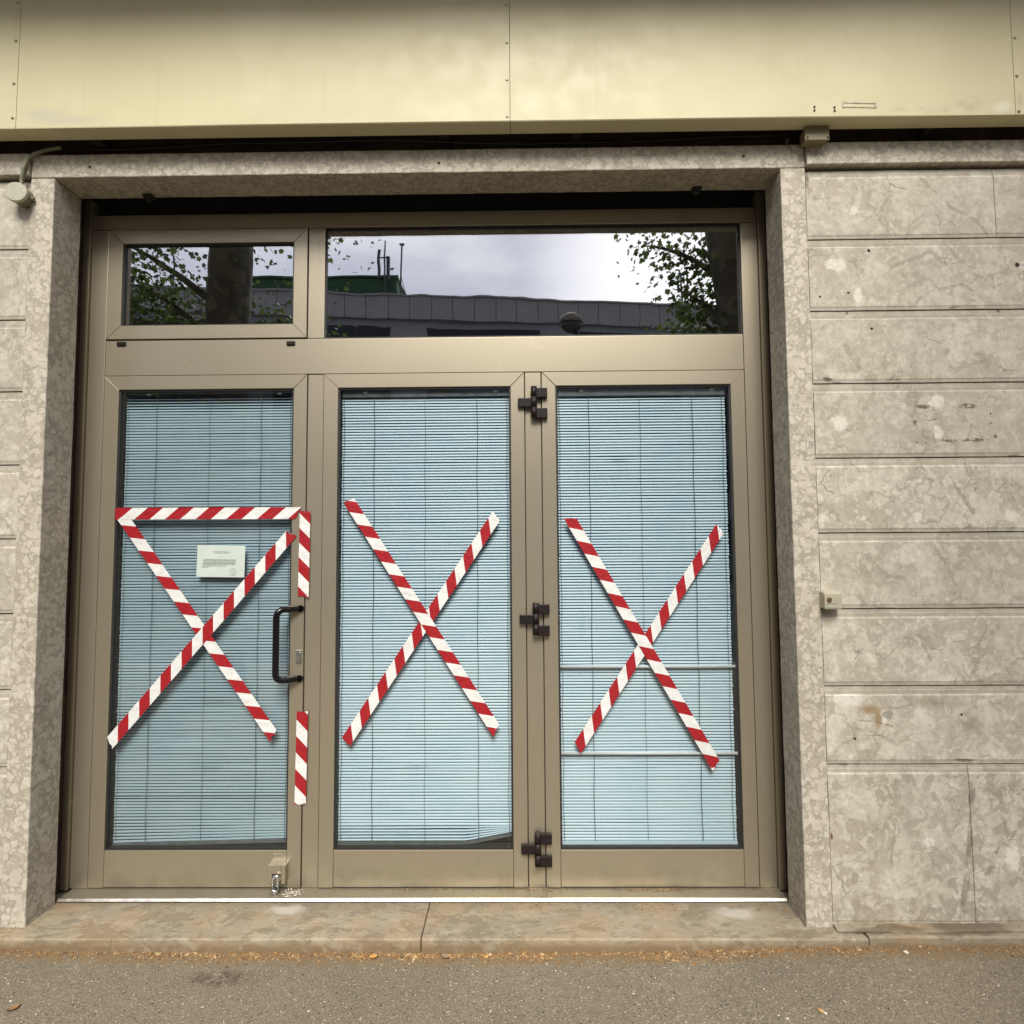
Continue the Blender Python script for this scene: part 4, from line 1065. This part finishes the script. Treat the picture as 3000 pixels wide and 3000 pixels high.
for x, y, z0, z1, ants, lab in ((-6.81, -26.6, 12.9, 17.4, 1, 'antenna mast with panel aerials standing behind the end of the green hut'), (-5.86, -26, 12.9, 16.95, 0, 'slim antenna mast standing just clear of the green hut'),
                          (-17.5, -26, 12.9, 17.1, 0, 'lattice-like mast mirrored in the small hopper window'), (8.63, -27, 12.9, 15.7, 0, 'shorter mast near the right end of the mirrored roof'), (8.95, -27, 12.9, 16.0, 0, 'taller mast near the right end of the mirrored roof')):
    m = MB(); m.tube([(x, y, z0), (x, y, z1)], .045, 8)
    if ants:
        m.box(x - .38, x - .24, y - .08, y + .08, z1 - 1.9, z1 - .5); m.box(x + .1, x + .26, y - .08, y + .08, z1 - 2.0, z1 - .9); m.box(x - .24, x + .1, y - .02, y + .02, z1 - .95, z1 - .9)
    else:
        m.box(x - .12, x + .12, y - .03, y + .03, z1 - .12, z1); m.tube([(x, y, z1 - 1.6), (x + .6, y, z0 + .1)], .018, 6)
    tag(m.build('antenna_mast', M_MAST, origin=(x, y, z0)), lab, 'mast', 'masts on the mirrored roof')
t = thing('street_lamp', (1.06, -7.5, -.12), 'street lamp with a rounded hood mirrored in the wide fanlight', 'street lamp')
m = MB(); m.tube([(1.09, -7.5, -.12), (1.09, -7.5, 2.5), (1.09, -7.5, 5.35)], [.07, .05, .035], 12); m.build('pole', M_MAST, t)
m = MB(); m.tube([(.99, -7.5, 5.48), (.99, -7.5, 5.52), (.99, -7.5, 5.60), (.99, -7.5, 5.66), (.99, -7.5, 5.69)], [.215, .22, .18, .10, .02], 20); m.build('hood', M_KERB, t)
m = MB(); m.tube([(.99, -7.5, 5.47), (.99, -7.5, 5.40), (.99, -7.5, 5.33), (.99, -7.5, 5.29)], [.20, .19, .12, .03], 20); m.build('bowl', M_MAST, t)

M_BARK = NT('plane_bark'); _b = M_BARK
_c = _b.sep(_b.voro(_b.warp(_b.pos, 8, .1), 9.0))
_b.bs(col=_b.mix(_c[0], (0.085, 0.080, 0.064), (0.190, 0.175, 0.135)), rough=.9); _b.bump(_b.noise(_b.pos, 20, 4), .5, .01); M_BARK = _b.mat
def leaf_mat(name, col):
    t = NT(name)
    c = t.ramp(t.noise(t.pos, 5, 3), [(.3, tuple(x * .8 for x in col)), (.7, tuple(x * 1.25 for x in col))])
    t.bs(col=c, rough=.55)
    tl = t.n('ShaderNodeBsdfTranslucent'); t.set(tl.inputs[0], t.mix(.5, c, (0.16, 0.22, 0.05)))
    mx = t.n('ShaderNodeMixShader'); mx.inputs[0].default_value = .45
    t.nt.links.new(t.b.outputs[0], mx.inputs[1]); t.nt.links.new(tl.outputs[0], mx.inputs[2]); t.nt.links.new(mx.outputs[0], t.out.inputs['Surface'])
    return t.mat
M_LEAFS = [leaf_mat('leaf_green', (0.060, 0.100, 0.034)), leaf_mat('leaf_dark', (0.040, 0.066, 0.025)), leaf_mat('leaf_light', (0.095, 0.135, 0.048))]
def tree(x, y, r, lean, label, seed, limbs, nleaf):
    rnd = random.Random(seed)
    t = thing('plane_tree', (x, y, 0), label, 'tree', 'street trees mirrored in the glass')
    m = MB(); pts = [Vector((x + lean * z, y, z)) for z in (-.05, .4, 1.2, 2.4, 3.6, 4.6, 5.6)]
    m.tube([tuple(p) for p in pts], [r * 1.5, r * 1.15, r * 1.05, r, r * .97, r * .95, r * .8], 20)
    m.build('trunk', M_BARK, t)
    lv = MB(); bm_ = MB()
    for (lx, ly, lz, n, sp) in limbs:
        st = Vector((x + lean * 4.4, y, min(5.4, max(3.0, lz - .9)))); en = Vector((lx, ly, lz)); mid = st.lerp(en, .5) + Vector((0, 0, .25))
        path = [st * (1 - u) ** 2 + mid * 2 * u * (1 - u) + en * u * u for u in [i / 9 for i in range(10)]]
        bm_.tube(path, [.05 * (1 - .9 * i / 9) for i in range(10)], 7)
        for _ in range(int(n * 2.4)):
            u = rnd.random() ** .6; c = path[min(9, int(u * 9.99))] + Vector((rnd.gauss(0, sp), rnd.gauss(0, sp), rnd.gauss(0, sp * .8)))
            s = rnd.uniform(.018, .047)
            mt = Matrix.Rotation(rnd.uniform(0, 6.3), 3, 'Z') @ Matrix.Rotation(rnd.uniform(.2, 1.5), 3, 'X') @ Matrix.Rotation(rnd.uniform(0, 6.3), 3, 'Z')
            out = []
            for k in range(10):
                a = k * math.pi / 5; rr = s * (rnd.uniform(.75, 1.1) if k % 2 == 0 else rnd.uniform(.50, .68))
                out.append(mt @ Vector((rr * math.cos(a), rr * math.sin(a), .25 * s * (k % 2))) + c)
            lv.face(out, rnd.randrange(3))
    bm_.build('limbs', M_BARK, t); lv.build('crown', M_LEAFS, t)
rl = random.Random(31)
limL = [(-4.2, -3.4, 4.0, 260, .22), (-4.35, -3.5, 4.45, 260, .20), (-4.6, -3.2, 4.9, 220, .25), (-3.95, -3.9, 3.75, 200, .2), (-2.55, -3.8, 4.15, 110, .18), (-2.35, -4.0, 3.95, 120, .2), (-4.5, -3.9, 3.6, 220, .3)]
limL += [(-3.3 + rl.uniform(-2.6, 1.0), -3.4 + rl.uniform(-1.6, .9), rl.uniform(5.8, 9), 190, .45) for _ in range(9)]
tree(-3.22, -3.4, .235, .02, 'thick plane tree trunk with low leafy twigs mirrored in the hopper window', 5, limL, 0)
limR = [(1.75, -3.6, 4.35, 130, .16), (1.45, -3.7, 4.90, 120, .16), (1.95, -3.5, 4.0, 150, .18), (2.0, -3.5, 4.75, 120, .2), (2.3, -3.7, 3.85, 120, .2), (1.75, -3.9, 3.95, 60, .14)]
limR += [(2.6 + rl.uniform(-.7, 2.6), -3.2 + rl.uniform(-1.6, .9), rl.uniform(5.8, 9), 190, .45) for _ in range(9)]
tree(2.86, -3.0, .30, -.135, 'leaning plane tree at the right edge of the mirrored sky', 6, limR, 0)

# ------------------------------------------------------------------ camera
cam = bpy.data.cameras.new('camera'); co = bpy.data.objects.new('camera', cam); COL.objects.link(co)
pt, yw, rlr = 0.057655, 0.010221, 0.006928
cp, sp, cy, sy, cr, sr = math.cos(pt), math.sin(pt), math.cos(yw), math.sin(yw), math.cos(rlr), math.sin(rlr)
Rr = Matrix(((cr, 0, sr), (0, 1, 0), (-sr, 0, cr))); Rp = Matrix(((1, 0, 0), (0, cp, -sp), (0, sp, cp))); Ry = Matrix(((cy, -sy, 0), (sy, cy, 0), (0, 0, 1)))
Rw = Ry @ Rp @ Rr
rt, fw, upv = Rw @ Vector((1, 0, 0)), Rw @ Vector((0, 1, 0)), Rw @ Vector((0, 0, 1))
mw = Matrix.Identity(4)
for i in range(3):
    mw[i][0], mw[i][1], mw[i][2] = rt[i], upv[i], -fw[i]
mw.translation = Vector((0, -2.278, 1.49))
co.matrix_world = mw
cam.sensor_width = 36; cam.lens = 36 * 1700 / 3000; cam.clip_start = 0.05; cam.clip_end = 2000
scene.camera = co

# ------------------------------------------------------------------ light
EL, AZ = R(48), R(2)
S = Vector((math.sin(AZ) * math.cos(EL), -math.cos(AZ) * math.cos(EL), math.sin(EL)))
sun = bpy.data.lights.new('sun', 'SUN'); sun.energy = 3.0; sun.angle = R(24); sun.color = (1.0, 0.95, 0.86)
so = bpy.data.objects.new('sun', sun); COL.objects.link(so); so.rotation_euler = (-S).to_track_quat('-Z', 'Y').to_euler()
so.location = (0, -5, 12)
w = bpy.data.worlds.new('World'); scene.world = w; w.use_nodes = True
nt = w.node_tree; bg = nt.nodes['Background']
class WN(NT):
    def __init__(self, nt): self.nt = nt; self._pos = None
wn = WN(nt)
sky = wn.n('ShaderNodeTexSky', sky_type='NISHITA'); sky.sun_disc = False; sky.sun_elevation = EL; sky.sun_rotation = R(180) - AZ
sky.air_density = 1.0; sky.dust_density = 2.0
dirv = wn.n('ShaderNodeTexCoord').outputs['Generated']
cl = wn.noise(wn.vm('MULTIPLY', dirv, (1, 1, 2.6)), 3.2, 6, .58)
cloud = wn.ramp(cl, [(.32, (6.0, 6.1, 7.3)), (.50, (8.0, 8.0, 9.0)), (.68, (11.0, 10.9, 11.3))])
glow = wn.mr(wn.vm('DOT_PRODUCT', dirv, Vector((8.7, -26.5, 13.0)).normalized()), .955, 1.0)
front = wn.mr(wn.vm('DOT_PRODUCT', dirv, Vector((.05, -.85, .52)).normalized()), .15, .90, .30, 1.0)
cloud = wn.vm('SCALE', cloud, scale=front)
cloud2 = wn.mix(wn.math('MULTIPLY', glow, .9), cloud, (17.0, 16.6, 16.4))
col = wn.mix(.90, sky.outputs[0], cloud2)
nt.links.new(col, bg.inputs['Color']); bg.inputs['Strength'].default_value = 0.10

scene.view_settings.view_transform = 'Standard'; scene.view_settings.look = 'None'
scene.view_settings.exposure = 0.72; scene.view_settings.gamma = 1.0
scene.cycles.max_bounces = 10; scene.cycles.transparent_max_bounces = 16
scene.cycles.caustics_reflective = False; scene.cycles.caustics_refractive = False
scene.cycles.use_denoising = True
